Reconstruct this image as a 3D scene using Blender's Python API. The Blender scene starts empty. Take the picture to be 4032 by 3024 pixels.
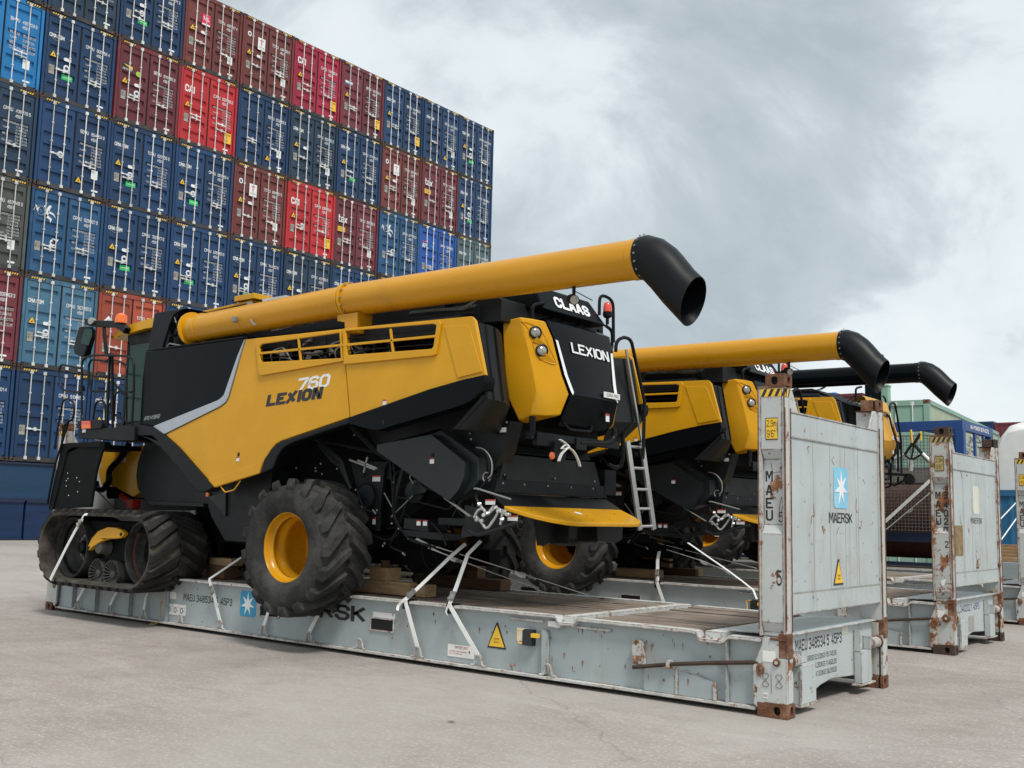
import bpy, bmesh, math, random
from mathutils import Vector, Matrix
from mathutils.geometry import tessellate_polygon, delaunay_2d_cdt
random.seed(7)
S=bpy.context.scene; C=S.collection
# ---------------------------------------------------------------- camera, sky, sun, exposure
def setup():
    cam=bpy.data.cameras.new('camera'); co=bpy.data.objects.new('camera',cam); C.objects.link(co)
    yaw,pit,rol=math.radians(-38.76568),math.radians(7.14847),math.radians(1.37995)
    f=Vector((math.sin(yaw)*math.cos(pit),math.cos(yaw)*math.cos(pit),math.sin(pit)))
    r=Vector((math.cos(yaw),-math.sin(yaw),0)); u=r.cross(f)
    r2=r*math.cos(rol)+u*math.sin(rol); u2=-r*math.sin(rol)+u*math.cos(rol)
    m=Matrix((r2,u2,-f)).transposed().to_4x4(); m.translation=Vector((15.9208,-8.3796,1.6317))
    co.matrix_world=m; cam.sensor_width=36; cam.lens=36*4100.5/4032; cam.clip_end=3000; cam.clip_start=.1
    S.camera=co
    el,az=math.radians(56),math.radians(118)     # azimuth measured from +Y towards +X
    w=bpy.data.worlds.new('World'); S.world=w; w.use_nodes=True; nt=w.node_tree; N=nt.nodes; L=nt.links; N.clear()
    out=N.new('ShaderNodeOutputWorld'); mix=N.new('ShaderNodeMixShader'); b1=N.new('ShaderNodeBackground'); b2=N.new('ShaderNodeBackground')
    sky=N.new('ShaderNodeTexSky'); sky.sky_type='NISHITA'; sky.sun_disc=False; sky.sun_elevation=el; sky.sun_rotation=az
    L.new(sky.outputs[0],b1.inputs[0]); b1.inputs[1].default_value=.1
    tc=N.new('ShaderNodeTexCoord'); sep=N.new('ShaderNodeSeparateXYZ'); L.new(tc.outputs['Generated'],sep.inputs[0])
    ad=N.new('ShaderNodeMath'); ad.operation='MAXIMUM'; L.new(sep.outputs[2],ad.inputs[0]); ad.inputs[1].default_value=0
    a2=N.new('ShaderNodeMath'); a2.operation='ADD'; L.new(ad.outputs[0],a2.inputs[0]); a2.inputs[1].default_value=.55
    dv=N.new('ShaderNodeVectorMath'); dv.operation='DIVIDE'; L.new(tc.outputs['Generated'],dv.inputs[0])
    cb=N.new('ShaderNodeCombineXYZ'); 
    for i in range(3): L.new(a2.outputs[0],cb.inputs[i])
    L.new(cb.outputs[0],dv.inputs[1])
    mp=N.new('ShaderNodeMapping'); mp.inputs['Location'].default_value=(CLX,CLY,0); mp.inputs['Scale'].default_value=(1,1,.3); L.new(dv.outputs[0],mp.inputs[0])
    n1=N.new('ShaderNodeTexNoise'); n1.inputs['Scale'].default_value=2.5; n1.inputs['Detail'].default_value=13; n1.inputs['Roughness'].default_value=.58; n1.inputs['Distortion'].default_value=.45
    L.new(mp.outputs[0],n1.inputs[0])
    cr=N.new('ShaderNodeValToRGB'); L.new(n1.outputs[0],cr.inputs[0]); e=cr.color_ramp.elements
    e[0].position=.33; e[0].color=(.35,.40,.43,1); e[1].position=.62; e[1].color=(.66,.705,.72,1)
    for p_,c_ in ((.43,(.425,.475,.505,1)),(.48,(.52,.575,.60,1)),(.52,(.605,.66,.68,1))): x=e.new(p_); x.color=c_
    L.new(cr.outputs[0],b2.inputs[0]); b2.inputs[1].default_value=1.0
    mix.inputs[0].default_value=.94; L.new(b1.outputs[0],mix.inputs[1]); L.new(b2.outputs[0],mix.inputs[2]); L.new(mix.outputs[0],out.inputs[0])
    sl=bpy.data.lights.new('sun','SUN'); sl.energy=2.0; sl.angle=math.radians(13); sl.color=(1,.96,.9)
    so=bpy.data.objects.new('sun',sl); C.objects.link(so)
    d=Vector((math.sin(az)*math.cos(el),math.cos(az)*math.cos(el),math.sin(el))); so.rotation_euler=d.to_track_quat('Z','Y').to_euler()
    so.location=(0,0,30)
    S.view_settings.view_transform='Standard'; S.view_settings.look='None'; S.view_settings.gamma=1; S.view_settings.exposure=.42
CLX,CLY=3.3,1.2
setup()
# ---------------------------------------------------------------- materials
RUST=(.20,.078,.028)
def mat(name,c,rough=.5,metal=0,var=.12,scale=1.,rust=0.,streak=0.,dirt=0.,dcol=(.12,.1,.08),bump=0.,spots=0.,rnd=False,coat=0.,rustcol=RUST,stretch=(1,1,1),spec=.5,edge=0.):
    m=bpy.data.materials.new(name); m.use_nodes=True; nt=m.node_tree; N=nt.nodes; L=nt.links
    P=N['Principled BSDF']; P.inputs['Metallic'].default_value=metal; P.inputs['Coat Weight'].default_value=coat; P.inputs['Coat Roughness'].default_value=.12; P.inputs['Specular IOR Level'].default_value=spec
    m.diffuse_color=(*c,1)
    tc=N.new('ShaderNodeTexCoord'); src=tc.outputs['Object']
    if rnd:
        oi=N.new('ShaderNodeObjectInfo'); va=N.new('ShaderNodeVectorMath'); va.operation='MULTIPLY_ADD'
        cb=N.new('ShaderNodeCombineXYZ'); 
        for i in range(3): L.new(oi.outputs['Random'],cb.inputs[i])
        L.new(cb.outputs[0],va.inputs[0]); va.inputs[1].default_value=(40,70,30); L.new(src,va.inputs[2]); src=va.outputs[0]
    def noise(sc,det=6,ro=.6,st=None):
        n=N.new('ShaderNodeTexNoise'); n.inputs['Scale'].default_value=sc; n.inputs['Detail'].default_value=det; n.inputs['Roughness'].default_value=ro
        if st:
            mp=N.new('ShaderNodeMapping'); mp.inputs['Scale'].default_value=st; L.new(src,mp.inputs[0]); L.new(mp.outputs[0],n.inputs[0])
        else: L.new(src,n.inputs[0])
        return n.outputs[0]
    def ramp(x,a,b):
        r=N.new('ShaderNodeMapRange'); r.inputs[1].default_value=a; r.inputs[2].default_value=b; L.new(x,r.inputs[0]); return r.outputs[0]
    def mx(f,a,b):
        q=N.new('ShaderNodeMix'); q.data_type='RGBA'; L.new(f,q.inputs[0])
        for i,v in ((6,a),(7,b)):
            if isinstance(v,tuple): q.inputs[i].default_value=(*v,1)
            else: L.new(v,q.inputs[i])
        return q.outputs[2]
    col=mx(ramp(noise(2.2*scale,8,.62,stretch),.32,.68),tuple(x*(1-var) for x in c),tuple(min(1,x*(1+var)) for x in c))
    rg=ramp(noise(5*scale,5),.2,.8); r_=N.new('ShaderNodeMapRange'); r_.inputs[3].default_value=max(0,rough-.08); r_.inputs[4].default_value=min(1,rough+.1); L.new(rg,r_.inputs[0]); L.new(r_.outputs[0],P.inputs['Roughness'])
    if rnd:
        hv=N.new('ShaderNodeHueSaturation'); rr=N.new('ShaderNodeMapRange'); rr.inputs[3].default_value=.95; rr.inputs[4].default_value=1.45; L.new(oi.outputs['Random'],rr.inputs[0]); L.new(rr.outputs[0],hv.inputs['Value']); L.new(col,hv.inputs['Color']); col=hv.outputs[0]
    if dirt: col=mx(ramp(noise(1.1*scale,9,.7),.62-dirt*.2,.8-dirt*.1),col,dcol)
    if streak: col=mx(ramp(noise(1.,7,.65,(9*scale,9*scale,.55*scale)),.70-streak*.22,.92-streak*.2),col,dcol)
    if spots: col=mx(ramp(noise(16*scale,3,.5),.78-spots*.14,.80-spots*.14),col,(.05,.04,.035))
    if rust:
        f=ramp(noise(6*scale,12,.72),.725-rust*.25,.75-rust*.22)
        f2=ramp(noise(1.,10,.7,(7*scale,7*scale,.8*scale)),.74-rust*.22,.86-rust*.2)
        mm=N.new('ShaderNodeMath'); mm.operation='MAXIMUM'; mu=N.new('ShaderNodeMath'); mu.operation='MULTIPLY'; mu.inputs[1].default_value=.55; L.new(f2,mu.inputs[0]); L.new(f,mm.inputs[0]); L.new(mu.outputs[0],mm.inputs[1])
        rc=mx(ramp(noise(11*scale,6),.35,.65),tuple(x*.45 for x in rustcol),tuple(x*1.9 for x in rustcol))
        col=mx(mm.outputs[0],col,rc)
    if edge:
        bv=N.new('ShaderNodeBevel'); bv.samples=6; bv.inputs['Radius'].default_value=edge; ge=N.new('ShaderNodeNewGeometry'); dt=N.new('ShaderNodeVectorMath'); dt.operation='DOT_PRODUCT'
        L.new(bv.outputs[0],dt.inputs[0]); L.new(ge.outputs['Normal'],dt.inputs[1])
        em=ramp(dt.outputs['Value'],.9985,.93); nz=ramp(noise(9,10,.75),.40,.56); ml=N.new('ShaderNodeMath'); ml.operation='MULTIPLY'; L.new(em,ml.inputs[0]); L.new(nz,ml.inputs[1])
        col=mx(ml.outputs[0],col,mx(ramp(noise(25,6),.4,.6),(.055,.022,.012),(.30,.12,.045)))
    L.new(col,P.inputs['Base Color'])
    if bump:
        b=N.new('ShaderNodeBump'); b.inputs['Strength'].default_value=bump; b.inputs['Distance'].default_value=.02; L.new(noise(14*scale,8,.6),b.inputs['Height']); L.new(b.outputs[0],P.inputs['Normal'])
    return m
M={}
M['yellow']=mat('yellow_paint',(.64,.315,.009),.30,streak=.25,dcol=(.52,.265,.03),var=.06,coat=.08,spec=.25,dirt=.0)
M['yellow_tube']=mat('yellow_tube_paint',(.57,.265,.008),.27,dirt=.15,dcol=(.44,.215,.02),var=.08,coat=.1,spec=.3,stretch=(.25,3,3))
M['black']=mat('black_plastic',(.005,.0065,.008),.42,var=.2,bump=.05,spec=.2)
M['gloss']=mat('gloss_black_paint',(.0025,.0045,.0065),.2,var=.1,spec=.09)
M['dark']=mat('dark_grey_metal',(.009,.0115,.0125),.48,var=.25,dirt=.2,dcol=(.028,.026,.022),spec=.3)
M['guard']=mat('guard_grey_paint',(.014,.020,.022),.4,var=.2,spec=.35)
M['deep']=mat('underside_black',(.004,.0045,.005),.7,var=.2,spec=.15)
M['rubber']=mat('tyre_rubber',(.030,.030,.029),.8,var=.35,scale=2.,dirt=.8,dcol=(.078,.074,.066),bump=.35,spec=.25)
M['beltdust']=mat('dusty_belt_rubber',(.050,.046,.040),.85,var=.4,scale=2.5,dirt=.9,dcol=(.13,.112,.088),bump=.3,spec=.2)
M['lugs']=mat('black_lug_rubber',(.020,.019,.018),.75,var=.4,scale=2.5,dirt=.45,dcol=(.06,.055,.048),bump=.3,spec=.25)
M['spoke']=mat('dusty_spoke_metal',(.062,.06,.055),.6,var=.3)
M['shade_grey']=mat('shade_plate_grey',(.060,.068,.074),.5,var=.15)  # grey of the added sheet that stands in for shade under the machine
M['silver']=mat('silver_trim',(.42,.46,.50),.35,metal=.3,var=.06)
M['alu']=mat('aluminium',(.62,.62,.60),.33,metal=.85,var=.1,spots=.1)
M['steel']=mat('dull_steel',(.30,.30,.28),.42,metal=.6,var=.2)
M['white']=mat('white_marking',(.80,.82,.82),.5,var=.05)
M['sticker']=mat('white_sticker',(.78,.77,.74),.45,var=.05)
M['red']=mat('red_paint',(.42,.02,.012),.4,var=.1)
M['orange']=mat('amber_lens',(.85,.16,.01),.2,var=.05,coat=.5)
M['redlens']=mat('red_lens',(.70,.07,.03),.2,var=.05,coat=.5)
M['lens']=mat('clear_lens',(.34,.33,.30),.12,var=.2,metal=.4,scale=8,coat=1.)
M['strap']=mat('white_webbing',(.80,.80,.78),.7,var=.06,scale=3,dirt=.15,dcol=(.2,.19,.17))
M['strapdark']=mat('black_print',(.03,.03,.03),.7)
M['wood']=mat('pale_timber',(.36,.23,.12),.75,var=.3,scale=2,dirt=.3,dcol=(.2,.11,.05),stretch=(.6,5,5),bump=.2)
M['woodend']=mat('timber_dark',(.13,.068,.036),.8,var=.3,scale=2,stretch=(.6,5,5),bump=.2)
M['deck']=mat('weathered_deck_boards',(.225,.178,.142),.85,var=.65,scale=1.6,dirt=.6,dcol=(.06,.05,.042),stretch=(.35,12,9),bump=.4,rnd=True)
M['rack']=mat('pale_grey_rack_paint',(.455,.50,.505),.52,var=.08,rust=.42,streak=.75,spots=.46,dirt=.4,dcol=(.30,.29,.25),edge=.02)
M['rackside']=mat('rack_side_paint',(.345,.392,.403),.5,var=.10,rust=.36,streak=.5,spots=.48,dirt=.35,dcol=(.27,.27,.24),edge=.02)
M['rackw']=mat('worn_white_rack_edge',(.55,.56,.54),.6,var=.1,rust=.62,streak=.5,scale=1.6,dcol=(.30,.26,.2),edge=.02)
M['post']=mat('rusty_grey_post_paint',(.49,.51,.50),.55,var=.08,rust=.62,streak=.8,spots=.45,dcol=(.45,.38,.25),edge=.02)
M['post2']=mat('very_rusty_post_paint',(.47,.48,.46),.6,var=.08,rust=.88,streak=.8,spots=.5,dcol=(.42,.33,.2),edge=.02)
M['seam']=mat('seam_grime',(.30,.30,.28),.7,var=.2,rust=.4,scale=2)
M['scar']=mat('rust_scratch',(.24,.12,.06),.8,var=.4,scale=3)
M['rust']=mat('rusty_steel',(.15,.062,.03),.85,var=.55,scale=3,rust=0,dirt=.5,dcol=(.30,.24,.17),bump=.6)
M['rustdark']=mat('dark_rusty_steel',(.055,.032,.022),.8,var=.4,scale=3,dirt=.3,dcol=(.15,.07,.035),bump=.5)
M['hole']=mat('dark_hollow',(.006,.006,.006),.9)
M['mblack']=mat('black_lettering',(.018,.02,.024),.5,var=.1,spots=.2)
M['mnavy']=mat('navy_lettering',(.03,.05,.13),.5)
M['sky_sticker']=mat('sky_blue_sticker',(.22,.56,.76),.5,var=.1,dirt=.25,dcol=(.45,.6,.68))
M['blue_sticker']=mat('blue_sticker',(.03,.30,.52),.45,var=.06)
M['cyellow']=mat('yellow_sign',(.85,.52,.03),.5,var=.08)
M['cyellow_old']=mat('faded_yellow_sign',(.45,.34,.12),.6,var=.15,dirt=.4,dcol=(.25,.15,.07))
M['cream']=mat('cream_patch',(.66,.65,.55),.6,var=.06)
M['ghost']=mat('brown_glue_mark',(.24,.17,.08),.8,var=.4,scale=4)
M['green']=mat('green_sticker',(.02,.55,.13),.5)
M['lime']=mat('lime_sticker',(.35,.60,.05),.5)
M['pink']=mat('pink_sign',(.75,.03,.12),.5)
M['greyst']=mat('grey_plate',(.34,.33,.29),.5,var=.15)
M['drum']=mat('rusty_drum_face',(.085,.03,.018),.7,var=.4,dirt=.3,dcol=(.12,.1,.09))
M['glass']=mat('tinted_cab_glass',(.012,.045,.035),.08,var=.1,spec=.25); 
M['tarp']=mat('white_tarpaulin',(.70,.71,.68),.6,var=.08,streak=.35,dcol=(.48,.46,.40),bump=.2)
M['brown']=mat('rust_brown_hose',(.105,.040,.028),.6,var=.2)
M['greytarp']=mat('grey_brown_cover',(.13,.115,.10),.8,var=.2)
M['bluep']=mat('blue_frame_paint',(.012,.06,.22),.45,var=.15,dirt=.2,dcol=(.05,.09,.17))
M['navyp']=mat('navy_beam_paint',(.01,.02,.055),.5,var=.2)
M['mesh']=mat('galvanised_mesh',(.16,.16,.15),.6,metal=.2)
M['mint']=mat('mint_container_paint',(.24,.40,.31),.55,var=.08,streak=.3,dirt=.2,dcol=(.30,.33,.25))
M['mint2']=mat('pale_green_side_paint',(.38,.43,.31),.55,var=.08,streak=.4,dcol=(.25,.24,.17))
M['blue2']=mat('bright_blue_container',(.02,.13,.26),.5,var=.12,streak=.3,dcol=(.03,.08,.14))
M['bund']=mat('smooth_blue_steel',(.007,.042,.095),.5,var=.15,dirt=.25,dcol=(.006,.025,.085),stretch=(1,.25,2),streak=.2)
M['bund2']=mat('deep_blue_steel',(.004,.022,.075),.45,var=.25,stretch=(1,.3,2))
M['cord']=mat('yellow_rope',(.5,.28,.05),.8)
CC=dict(N=(.007,.034,.095),D=(.011,.030,.060),B=(.008,.145,.36),L=(.045,.12,.19),M=(.115,.020,.027),C=(.27,.012,.035),R=(.36,.017,.020),
 W=(.125,.028,.024),O=(.30,.055,.028),G=(.062,.068,.060),T=(.055,.095,.11),A=(.010,.065,.27),H=(.012,.060,.14))
NAMES=dict(N='dark navy',D='blackish navy',B='bright blue',L='faded steel blue',M='maroon',C='crimson',R='bright red',W='reddish brown',O='orange-red',G='weathered grey-olive',T='greyish green',A='royal blue',H='mid blue')
for k,c in CC.items():
    old=k in 'LGTH'
    M['c_'+k]=mat('container_paint_'+NAMES[k].replace(' ','_').replace('-','_'),c,.42,var=.14,streak=.45 if old else .2,dirt=.45 if old else .15,dcol=tuple(min(.5,x*1.5+.03) for x in c),rust=.22 if old else .06,rnd=True)
M['cframe']=mat('container_frame_grime',(.035,.034,.036),.7,var=.4,rust=.35,rnd=True)
M['ccast']=mat('container_casting_rust',(.052,.034,.028),.8,var=.5,scale=4,rnd=True)
M['bar']=mat('galvanised_bar',(.56,.56,.54),.5,metal=.25,var=.2,rust=.06,rnd=True)
def fill(loops):
    flat=[Vector((p[0],p[1])) for l in loops for p in l]; ed=[]; o=0
    for l in loops: ed+=[(o+i,o+(i+1)%len(l)) for i in range(len(l))]; o+=len(l)
    v,e,f,ov,oe,of=delaunay_2d_cdt(flat,ed,[],0,1e-6)
    mp=[x[0] if x else None for x in ov]; out=[]
    for t in f:
        c=sum((v[i] for i in t),Vector((0,0)))/len(t); n=0
        for a,b in ed:
            p,q=flat[a],flat[b]
            if (p.y>c.y)!=(q.y>c.y) and c.x<(q.x-p.x)*(c.y-p.y)/(q.y-p.y)+p.x: n+=1
        if n%2 and all(mp[i] is not None for i in t): out.append(tuple(mp[i] for i in t))
    return out
# ---------------------------------------------------------------- mesh builder
class MB:
    def __init__(s): s.v=[]; s.f=[]; s.m=[]
    def add(s,vs,fs,m=0):
        o=len(s.v); s.v+=[tuple(v) for v in vs]
        for f in fs: s.f.append([o+i for i in f]); s.m.append(m)
    def box(s,x0,x1,y0,y1,z0,z1,m=0):
        s.add([(x,y,z) for x in (x0,x1) for y in (y0,y1) for z in (z0,z1)],[(0,1,3,2),(4,6,7,5),(0,4,5,1),(2,3,7,6),(0,2,6,4),(1,5,7,3)],m); return s
    def hexa(s,a,b,m=0):                              # two quads, matching corners
        s.add(list(a)+list(b),[(3,2,1,0),(4,5,6,7),(0,1,5,4),(1,2,6,5),(2,3,7,6),(3,0,4,7)],m); return s
    def prism(s,ax,pts,c0,c1,m=0,holes=()):
        loops=[list(pts)]+[list(h) for h in holes]
        def P(p,c): return (c,p[0],p[1]) if ax=='X' else (p[0],c,p[1]) if ax=='Y' else (p[0],p[1],c)
        flat=[p for l in loops for p in l]; n=len(flat)
        tri=fill(loops) if holes else tessellate_polygon([[Vector((p[0],p[1],0)) for p in l] for l in loops])
        f0=c0 if callable(c0) else (lambda p:c0); f1=c1 if callable(c1) else (lambda p:c1)
        vs=[P(p,f0(p)) for p in flat]+[P(p,f1(p)) for p in flat]
        fs=[tuple(t) for t in tri]+[tuple(n+i for i in reversed(t)) for t in tri]
        o=0
        for l in loops:
            k=len(l)
            for i in range(k): j=(i+1)%k; fs.append((o+i,o+j,n+o+j,n+o+i))
            o+=k
        s.add(vs,fs,m); return s
    def sweep(s,path,sec,m=0,closed=False,up=None,caps=True):
        P=[Vector(p) for p in path]; n=len(P); k=len(sec); fr=[]; u=None
        for i in range(n):
            a=P[(i-1)%n] if (closed or i>0) else P[i]; b=P[(i+1)%n] if (closed or i<n-1) else P[i]
            t=(b-a).normalized()
            if up is not None: x=Vector(up).cross(t).normalized(); y=t.cross(x)
            else:
                if u is None: u=Vector((0,0,1)) if abs(t.z)<.9 else Vector((1,0,0))
                x=u.cross(t).normalized(); y=t.cross(x).normalized(); u=y
            q=1.
            fr.append((P[i],x,y))
        vs=[p+x*a+y*b for p,x,y in fr for a,b in sec]; fs=[]
        for i in range(n if closed else n-1):
            j=(i+1)%n
            for q in range(k): r=(q+1)%k; fs.append((i*k+q,i*k+r,j*k+r,j*k+q))
        if not closed and caps: fs+=[tuple(reversed(range(k))),tuple((n-1)*k+q for q in range(k))]
        s.add(vs,fs,m); return s
    def tube(s,path,r,m=0,seg=10,closed=False,caps=True):
        return s.sweep(path,[(r*math.cos(2*math.pi*i/seg),r*math.sin(2*math.pi*i/seg)) for i in range(seg)],m,closed,None,caps)
    def cyl(s,a,b,r,m=0,seg=16): return s.tube([a,b],r,m,seg)
    def lathe(s,prof,c,ax,m=0,seg=40,closed=False):   # prof [(r,h)]
        c=Vector(c); A=Vector(ax).normalized(); X=(Vector((0,0,1)) if abs(A.z)<.9 else Vector((1,0,0))).cross(A).normalized(); Y=A.cross(X); n=len(prof)
        vs=[c+A*h+X*(r*math.cos(2*math.pi*i/seg))+Y*(r*math.sin(2*math.pi*i/seg)) for i in range(seg) for r,h in prof]; fs=[]
        for i in range(seg):
            j=(i+1)%seg
            for q in range(n if closed else n-1): w=(q+1)%n; fs.append((i*n+q,i*n+w,j*n+w,j*n+q))
        s.add(vs,fs,m); return s
    def obox(s,c,X,Y,Z,m=0):                          # centre and three half-extent vectors
        c=Vector(c);X=Vector(X);Y=Vector(Y);Z=Vector(Z)
        a=[c-X-Y-Z,c+X-Y-Z,c+X+Y-Z,c-X+Y-Z]; b=[v+2*Z for v in a]; return s.hexa(a,b,m)
    def bar(s,a,b,w,h,m=0,up=(0,0,1)):
        a=Vector(a);b=Vector(b);t=(b-a).normalized(); x=Vector(up).cross(t).normalized(); y=t.cross(x)
        return s.obox((a+b)/2,x*w/2,y*h/2,(b-a)/2,m)
    def flat(s,pts,pl,c,m=0,th=.003):                 # thin sticker polygon on a plane facing -Y or +X
        if pl=='Y': return s.prism('Y',pts,c-th,c,m)
        return s.prism('X',pts,c,c+th,m)
    def rect(s,p0,p1,pl,c,m=0,th=.003):
        (a,b),(d,e)=p0,p1; return s.flat([(a,b),(d,b),(d,e),(a,e)],pl,c,m,th)
    def text(s,t,p0,p1,pl,c,m=0,sh=0.,bold=0.):       # text fitted in box p0 (top left) .. p1 (bottom right)
        vs,fs,w,h=glyphs(t,bold); (a,b),(d,e)=p0,p1
        out=[]
        for x,y,l in vs:
            u=a+(x/w)*(d-a)+sh*(y/h)*abs(b-e); v=e+(y/h)*(b-e)
            out.append((u,c-l,v) if pl=='Y' else (c+l,u,v))
        s.add(out,fs if pl=='Y' else fs,m); return s
    def text3(s,t,o,R_,U,W,H,m=0,sh=0.,bold=0.):
        vs,fs,w,h=glyphs(t,bold); o=Vector(o);R_=Vector(R_);U=Vector(U)
        NN=R_.cross(U).normalized(); s.add([o+R_*((x/w)*W+sh*(y/h)*H)+U*((y/h)*H)+NN*l for x,y,l in vs],fs,m); return s
    def build(s,name,mats,parent=None,label=None,bevel=0,ang=35,recalc=True,org=None,seg=2):
        me=bpy.data.meshes.new(name); O=Vector(org) if org is not None else (Vector(root_loc(parent)) if parent else Vector((0,0,0)))
        me.from_pydata([tuple(Vector(v)-O) for v in s.v],[],s.f)
        for k in (mats if isinstance(mats,(list,tuple)) else [mats]): me.materials.append(M[k] if isinstance(k,str) else k)
        for p,mi in zip(me.polygons,s.m): p.material_index=mi
        if recalc:
            bm=bmesh.new(); bm.from_mesh(me); bmesh.ops.recalc_face_normals(bm,faces=bm.faces); bm.to_mesh(me); bm.free()
        for p in me.polygons: p.use_smooth=True
        me.set_sharp_from_angle(angle=math.radians(ang)); me.update()
        ob=bpy.data.objects.new(name,me); C.objects.link(ob)
        if parent: ob.parent=parent
        elif org is not None: ob.location=O
        if label: ob['label']=label
        if bevel:
            b=ob.modifiers.new('bevel','BEVEL'); b.width=bevel; b.segments=seg; b.limit_method='ANGLE'; b.angle_limit=math.radians(40); b.harden_normals=True
        return ob
class Cut(MB):
    def __init__(s): super().__init__(); s.cuts=[('lettering',0,0)]
    def cut(s,n): s.cuts.append((n,len(s.v),len(s.f)))
    def build_all(s,mats,parent,label={}):
        c=s.cuts+[('',len(s.v),len(s.f))]
        for (n,v0,f0),(_,v1,f1) in zip(c,c[1:]):
            if f1<=f0: continue
            m=MB(); m.v=s.v[v0:v1]; m.f=[[i-v0 for i in f] for f in s.f[f0:f1]]; used=sorted(set(s.m[f0:f1])); m.m=[used.index(k) for k in s.m[f0:f1]]
            o=m.build(n,[mats[k] for k in used],None,recalc=False,org=(0,0,0)); o.parent=parent; o.location=(0,0,0)
            if n in label: o['label']=label[n]
def root_loc(p):
    while p.parent: p=p.parent
    return p.location
GC={}
# condensed stroke lettering, 4 x 6 grid, each polyline becomes one mitred ribbon
SF={'A':'0,0 1.6,6 2.4,6 4,0|.8,1.8 3.2,1.8','B':'0,0 0,6 3,6 4,5 4,4 3.2,3.1 0,3.1|3.2,3.1 4,2.2 4,1 3,0 0,0','C':'4,4.6 4,5 3,6 1,6 0,5 0,1 1,0 3,0 4,1 4,1.4','D':'0,0 0,6 2.8,6 4,4.8 4,1.2 2.8,0 0,0','E':'4,6 0,6 0,0 4,0|0,3.1 3.4,3.1','F':'4,6 0,6 0,0|0,3.1 3.3,3.1',
'G':'4,4.8 4,5 3,6 1,6 0,5 0,1 1,0 3,0 4,1 4,2.8 2.2,2.8','H':'0,0 0,6|4,0 4,6|0,3.1 4,3.1','I':'.6,0 .6,6','J':'4,6 4,1 3,0 1,0 0,1 0,1.6','K':'0,0 0,6|4,6 .4,2.7 1.3,3.4 4,0','L':'0,6 0,0 3.8,0','M':'0,0 0,6 .8,6 2.5,2 4.2,6 5,6 5,0','N':'0,0 0,6 .6,6 3.4,0 4,0 4,6','O':'1,0 0,1 0,5 1,6 3,6 4,5 4,1 3,0 1,0',
'P':'0,0 0,6 3,6 4,5 4,3.7 3,2.8 0,2.8','Q':'1,0 0,1 0,5 1,6 3,6 4,5 4,1 3,0 1,0|2.4,1.6 4.2,-.4','R':'0,0 0,6 3,6 4,5 4,3.9 3,3 0,3|2,3 4,0','S':'4,4.6 4,5 3,6 1,6 0,5 0,4.1 1,3.2 3,2.9 4,2 4,1 3,0 1,0 0,1 0,1.4','T':'2,0 2,6|0,6 4,6','U':'0,6 0,1 1,0 3,0 4,1 4,6','V':'0,6 1.8,0 2.2,0 4,6','W':'0,6 1.2,0 1.8,0 2.7,5 3.6,0 4.2,0 5.4,6','X':'0,0 4,6|0,6 4,0','Y':'2,0 2,2.8 0,6|2,2.8 4,6','Z':'0,6 4,6 0,0 4,0',
'0':'1,0 0,1 0,5 1,6 3,6 4,5 4,1 3,0 1,0','1':'.4,4.6 2,6 2,0','2':'0,4.8 0,5 1,6 3,6 4,5 4,3.8 0,.4 0,0 4,0','3':'0,5 1,6 3,6 4,5 4,4 3.1,3.1 1.6,3.1|3.1,3.1 4,2.2 4,1 3,0 1,0 0,1','4':'3,0 3,6 0,2 0,1.6 4,1.6','5':'3.8,6 .3,6 .1,3.2 1.2,3.8 3,3.8 4,2.9 4,1 3,0 1,0 0,1','6':'3.9,5.2 3,6 1,6 0,5 0,1 1,0 3,0 4,1 4,2.5 3,3.4 1,3.4 0,2.6','7':'0,6 4,6 4,5.4 1.4,0','8':'1,3.1 0,4 0,5 1,6 3,6 4,5 4,4 3,3.1 1,3.1 0,2.2 0,1 1,0 3,0 4,1 4,2.2 3,3.1','9':'.1,.8 1,0 3,0 4,1 4,5 3,6 1,6 0,5 0,3.5 1,2.6 3,2.6 4,3.4',
'.':'.4,0 .4,.7','-':'.4,3 3,3',"'":'.4,5 .4,6.2','"':'.3,5 .3,6.2|1.6,5 1.6,6.2',':':'.4,1.2 .4,2|.4,4 .4,4.8',',':'.6,.4 .2,-.9','t':'1,5.6 1,.8 1.6,0 2.6,0|0,4 2.6,4','e':'0,2.2 3.4,2.2 3.4,3 2.6,4 .9,4 0,3.1 0,.9 .9,0 2.6,0 3.3,.6','x':'0,0 3.2,4|0,4 3.2,0','o':'.9,0 0,.9 0,3.1 .9,4 2.3,4 3.2,3.1 3.2,.9 2.3,0 .9,0','m':'0,0 0,4 4.4,4 4.4,0|2.2,4 2.2,0'}
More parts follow.
